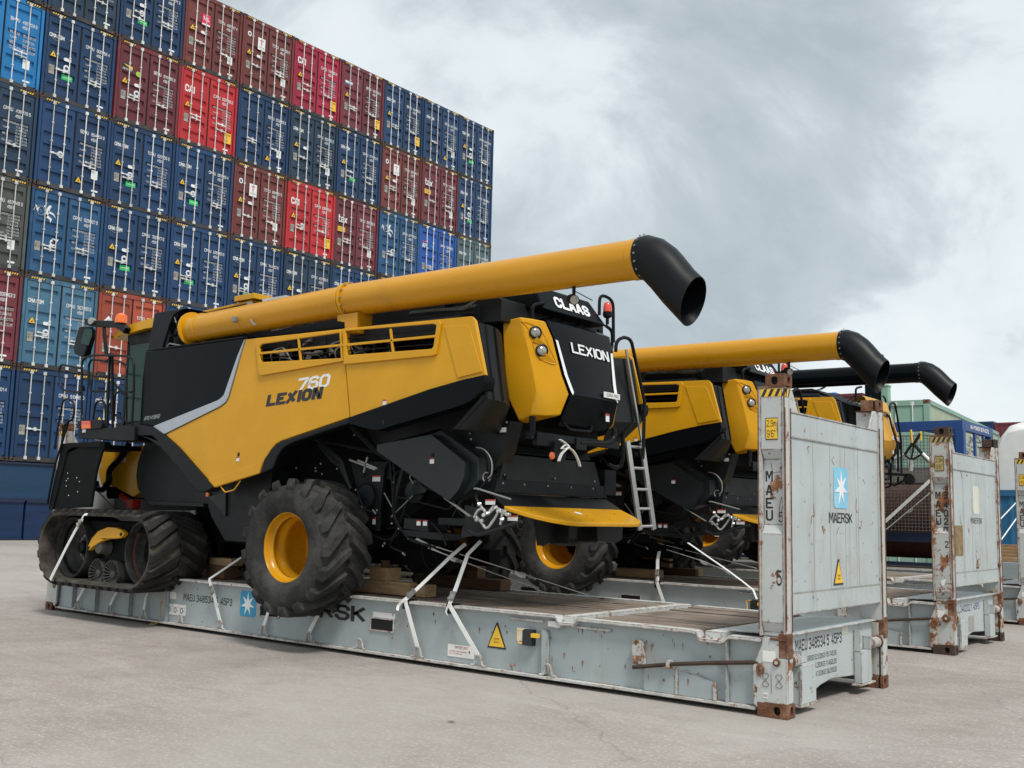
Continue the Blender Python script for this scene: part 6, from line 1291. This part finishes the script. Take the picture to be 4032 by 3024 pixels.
a.hexa([(8.3,15.42,3.20),(9.28,15.42,3.20),(9.28,15.42,3.69),(7.2,15.42,3.69)],[(8.3,15.5,3.20),(9.28,15.5,3.20),(9.28,15.5,3.69),(7.2,15.5,3.69)]) if False else a.hexa([(9.28,15.42,3.1),(9.28,15.42,3.69),(8.6,15.42,3.69),(9.0,15.42,3.60)],[(9.28,15.5,3.1),(9.28,15.5,3.69),(8.6,15.5,3.69),(9.0,15.5,3.60)])
a.box(9.38,9.43,16.4,16.5,1.2,3.7); a.box(9.38,9.43,17.1,17.2,1.2,3.7)
a.build('frame','bluep',fr,bevel=.01)
a=MB(); a.box(4.0,9.27,15.40,15.55,1.245,1.45); a.box(4.0,9.27,15.42,15.5,.72,.80); a.build('lower_beam','navyp',fr,bevel=.008)
a=MB(); a.text3('NU-POWER SERVICES',(9.446,16.0,3.77),(0,1,0),(0,0,1),1.5,.09,0,bold=.02); a.build('lettering','white',fr,recalc=False)
a=MB(); x=6.6
while x<9.27: a.box(x-.006,x+.006,15.36,15.367,1.46,3.60); x+=.075
z=1.5
while z<3.6: a.box(6.6,9.27,15.352,15.359,z-.006,z+.006); z+=.075
a.box(6.6,9.27,15.345,15.375,3.58,3.61); a.box(6.6,9.27,15.34,15.38,2.86,2.89); a.build('wire_mesh','mesh',fr)
a=MB()
for k in range(60):
    c=Vector((9.2+random.uniform(-.1,.1),16.6+random.uniform(-.6,.9),2.9+random.uniform(-.3,.7))); a.tube(smooth([c,c+Vector((random.uniform(-.1,.1),random.uniform(-.3,.3),random.uniform(-.2,.2))),c+Vector((random.uniform(-.1,.1),random.uniform(-.4,.4),random.uniform(-.3,.3)))],4),.016,0,5)
tag(a.build('scrap_tubes','alu',None,org=(9.2,16.8,2.9)),'tangled silver tubes inside the blue frame','tubing')
a=MB(); pr=[]
for k in range(96): x=5.2+k*.045; pr+=[(.92,x-7),(.945,x-7+.02)]
a.lathe([(.3,-1.82)]+pr+[(.3,2.5)],(7,16.7,1.80),(1,0,0),0,48); tag(a.build('hose_drum','brown',None,org=(7,16.7,1.8)),'large rust-brown ribbed drum behind wire mesh','drum')
a=MB(); a.hexa([(5.5,16.1,2.55),(9.2,16.1,2.55),(9.2,17.6,2.6),(5.5,17.6,2.6)],[(5.5,16.2,2.93),(9.2,16.2,2.93),(9.2,17.5,3.0),(5.5,17.5,3.0)]); tag(a.build('cover_sheet','greytarp',None,bevel=.05,org=(7,16.8,2.6)),'grey-brown cover lying on the brown drum','cover')
tp=thing('lifting_spreader','silver tube tripod hung with yellow slings in front of the wire mesh','lifting gear',(8.37,15.0,2.4))
T=[(8.583,14.800,3.370),(8.497,14.800,2.784),(8.911,14.800,2.981),(8.139,14.800,3.028),(8.521,14.800,3.022),(8.756,14.800,3.147),(8.378,14.800,3.135)]
a=MB(); t0=Vector(T[0])
a.tube([T[1],T[4]],.052,0,10); a.tube([T[2],T[5]],.052,0,10); a.tube([T[3],T[6]],.045,0,10); a.tube([T[4],t0],.02,1,8); a.tube([T[5],t0],.035,1,8); a.tube([T[6],t0+Vector((-.03,0,.02))],.03,1,8); a.tube([T[5],T[4],T[6]],.025,1,8); a.tube([t0,t0+Vector((.14,0,.22))],.035,1,8); a.build('tube_legs',['alu','dark'],tp)
a=MB()
for q in ([(8.527,14.800,3.685),(8.547,14.800,3.389)],[(8.733,14.800,3.641),(8.737,14.800,3.440)]): a.tube(q,.022,0,6)
a.build('sling','cyellow',tp)
for q,lab in (([(7.517,15.000,1.371),(8.849,15.000,2.586)],'white strap slanting over the brown drum, upper one'),([(7.514,15.000,1.205),(8.329,15.000,1.884),(8.842,15.000,2.320)],'white strap with a buckle slanting over the brown drum, lower one')): strap(q,lab,w=.07,buckle=1 if len(q)>2 else None,group='white straps over the brown drum')
# tarpaulin-covered load and blue container
tl=MB(); pf=[(8.55,2.58),(8.60,3.55),(8.72,3.95),(8.98,4.28),(9.35,4.33),(10.6,4.30),(11.6,4.1),(12.0,3.4),(12.0,2.58)]
n=len(pf); vs=[]; ys=[21.0,21.3,22.5,24,25.5,26.8]
for k,y in enumerate(ys):
    s_=.06 if k in (0,5) else 0
    for i,(x,z) in enumerate(pf): vs.append((x+(s_ if i<3 else 0)+random.uniform(-.07,.07),y,z-s_*3*(z>3)+random.uniform(-.07,.07)*(z>2.6)))
fs=[(k*n+i,k*n+i+1,(k+1)*n+i+1,(k+1)*n+i) for k in range(5) for i in range(n-1)]+[tuple(range(n)),tuple(5*n+i for i in reversed(range(n)))]
tl.add(vs,fs,0); tag(tl.build('covered_load','tarp',None,bevel=.05,ang=60,org=(10,23,2.6)),'tall load under a white tarpaulin at the right edge','covered load')
def corrug(mb,p0,p1,z0,z1,m=0,pitch=.28,d=.036):
    p0=Vector(p0);p1=Vector(p1); t=(p1-p0); L=t.length; t.normalize(); nn=Vector((t.y,-t.x,0)); n=int(L/pitch); pts=[]
    for k in range(n):
        s=k*L/n; q=L/n
        for f_,o_ in ((0,0),(.28,0),(.5,-1),(.78,-1)): pts.append(p0+t*(s+f_*q)+nn*(o_*d))
    pts.append(p1); vs=[(p.x,p.y,z0) for p in pts]+[(p.x,p.y,z1) for p in pts]; k=len(pts); mb.add(vs,[(i,i+1,k+i+1,k+i) for i in range(k-1)],m)
def bgbox(org,rz,Ln,Wd,H0,side,end,label,doors=True,z=0.,cat='container'):
    """container; local +Y runs along its length away from the door end, +X is its visible long side"""
    r=thing('shipping_container',label,cat,(org[0],org[1],z),'containers standing behind the racks'); r.rotation_euler.z=rz
    B=lambda m,n,ms,bev=0: (lambda o:(setattr(o,'parent',r),setattr(o,'location',(0,0,0)),o)[2])(m.build(n,ms,None,bevel=bev,org=(0,0,0)))
    b=MB(); b.box(-Wd+.05,-.05,.05,Ln-.05,.03,H0-.04); corrug(b,(-.03,.16,0),(-.03,Ln-.16,0),.16,H0-.12); corrug(b,(-Wd+.16,.03,0),(-.16,.03,0),.16,H0-.12) if not doors else None; B(b,'side_wall',side)
    b=MB()
    for x0 in (-Wd,-.16):
        for y0 in (0,Ln-.16): b.box(x0,x0+.16,y0,y0+.16,.12,H0-.12)
    b.box(-.14,-.0,.161,Ln-.161,H0-.12,H0); b.box(-.14,0,.161,Ln-.161,0,.16); b.box(-Wd+.161,-.161,0,.12,H0-.16,H0-.005); b.box(-Wd+.161,-.161,0,.12,.02,.16); B(b,'frame',end)
    b=MB()
    for x0 in (-Wd-.004,-.174):
        for y0 in (-.004,Ln-.176):
            for z0 in (0,H0-.118): b.box(x0,x0+.178,y0,y0+.178,z0,z0+.122); b.box(x0+.06,x0+.12,y0-.001,y0+.01,z0+.03,z0+.09,1)
    B(b,'corner_castings',['rust','hole'],.006)
    if doors:
        for s in (0,1):
            x0=-Wd+.17+s*(Wd/2-.165); b=MB(); b.box(x0,x0+Wd/2-.19,.03,.05,.17,H0-.17); 
            for zz in (.7,1.3,1.9): b.box(x0+.08,x0+Wd/2-.27,.024,.0299,zz,zz+.08)
            dr=B(b,'door',end,.004)
            b=MB()
            for xx in (x0+.28,x0+.75): b.cyl((xx,.0,.1),(xx,.0,H0-.05),.018,0,8); b.box(xx-.05,xx+.05,-.01,.03,H0-.16,H0-.05); b.box(xx-.04,xx+.35,-.02,.0,.95,.98)
            B(b,'locking_bars','bar')
    return r
D5=math.radians(5.1)
mint=bgbox((6.69,22.23),D5,12.19,2.44,2.59,'mint2','mint','pale mint container with ribbed side and rusty corner post, above the blue frame',z=2.61)
bgbox((6.69,22.23),D5,12.19,2.44,2.59,'mint2','mint','lower mint container seen through the wire mesh',z=.0)
bgbox((9.6,30.5),D5,12.19,2.44,2.59,'blue2','blue2','bright blue ribbed container under the white tarpaulin load, at the right edge',doors=False,z=0)
a=MB(); a.box(8.5,12.1,20.8,26.9,2.45,2.575); a.build('tmp','blue2',None) if False else None
bb=bgbox((12.2,20.7),0,6.06,3.6,2.57,'blue2','blue2','teal-blue ribbed container carrying the white tarpaulin load',doors=False,z=.0)
a=MB(); a.text('G?E',(0,1),(1,0),'Y',0) if False else None
for k,(x,y,cs,ce,z,lab) in enumerate(((-1.0,35.0,'c_A','c_A',4.7,'far bright blue ribbed container seen under the black tube, left of the maroon one'),(1.05,35.0,'c_M','c_M',4.7,'far maroon ribbed container seen under the black tube'),(2.72,30.0,'mint','mint',4.9,'far pale mint container standing high behind the black tube'),(2.18,30.2,'T_','T_',4.95,'far dark green-grey container behind the black tube'))):
    pass
def farbox(x0,x1,y,z0,z1,m,label):
    r=thing('shipping_container',label,'container',((x0+x1)/2,y,z0),'containers standing behind the racks')
    b=MB(); b.box(x0+.03,x1-.03,y+.05,y+6,z0,z1,0); corrug(b,(x0+.08,y+.03,0),(x1-.08,y+.03,0),z0+.12,z1-.12,0,.26,.03); b.build('wall',m,r)
    b=MB(); b.box(x0,x0+.1,y,y+.12,z0,z1,0); b.box(x1-.1,x1,y,y+.12,z0,z1,0); b.box(x0+.1,x1-.1,y,y+.12,z1-.12,z1,0); b.box(x0+.1,x1-.1,y,y+.12,z0,z0+.12,0); b.build('frame',m,r)
farbox(-2.6,-1.06,35,4.55,7.18,'c_A','far bright blue container seen under the black tube'); farbox(-1.03,.12,35,4.55,7.10,'c_M','far maroon container seen under the black tube, right of the blue one')
farbox(-2.6,.12,35.2,1.9,4.53,'c_M','far maroon container underneath the blue and maroon pair'); farbox(-2.6,.12,35.2,0,1.88,'c_N','far navy container at the foot of the blue and maroon pair')
tw=thing('tower','narrow dark tower with a pale side, rising behind the black tube','tower',(2.5,29.5,0))
a=MB(); a.box(2.2,2.72,29.5,30.0,0,7.75); a.box(2.17,2.75,29.47,30.03,7.75,7.85); a.box(2.17,2.75,29.47,29.5,3.9,4.0); a.build('shaft','gloss',tw,bevel=.02)
a=MB(); a.box(2.76,3.02,29.6,29.9,0,6.6); a.box(2.74,3.04,29.58,29.92,6.6,6.68); a.build('side_column','mint',tw,bevel=.02)
farbox(-2.0,-.9,60,5.2,8.05,'c_N','far dark blue container on the skyline at the right'); farbox(-.85,3.2,60,5.2,7.95,'c_M','far maroon container on the skyline above the tarpaulin'); farbox(-2,3.2,60.2,0,5.18,'c_M','far maroon container under the skyline pair')
a=MB()
for k in range(7): x=10.0+random.uniform(-.1,.1); a.box(x-.5,x+.5,15.0+k*.12,15.1+k*.12,1.0+k*.03,1.08+k*.03)
# pile of boards and rope on the third rack's far side
for k in range(5):
    b=MB(); b.box(9.9,10.9,14.5+k*.16,14.62+k*.16,.93+k*.06,1.02+k*.06); tag(b.build('timber_block','wood',None,bevel=.005,org=(10.4,14.5,.9)),['lowest','second','middle','fourth','topmost'][k]+' board in the small wood pile near the right edge','timber','boards in the wood pile')
b=MB(); b.box(9.8,11.0,14.3,15.3,.0,.92); tag(b.build('steel_crate','rackside',None,bevel=.01,org=(10.4,14.8,0)),'low grey steel crate carrying the wood pile','crate')
for q,lab in (([(9.95,14.4,1.3),(9.55,20.6,2.55)],'white rope running down from the tarpaulin load, left one'),([(10.3,14.3,1.2),(9.75,20.6,2.55)],'white rope running down from the tarpaulin load, right one')):
    a=MB(); a.tube(q,.014,0,6); tag(a.build('rope','strap',None,org=q[0]),lab,'rope')
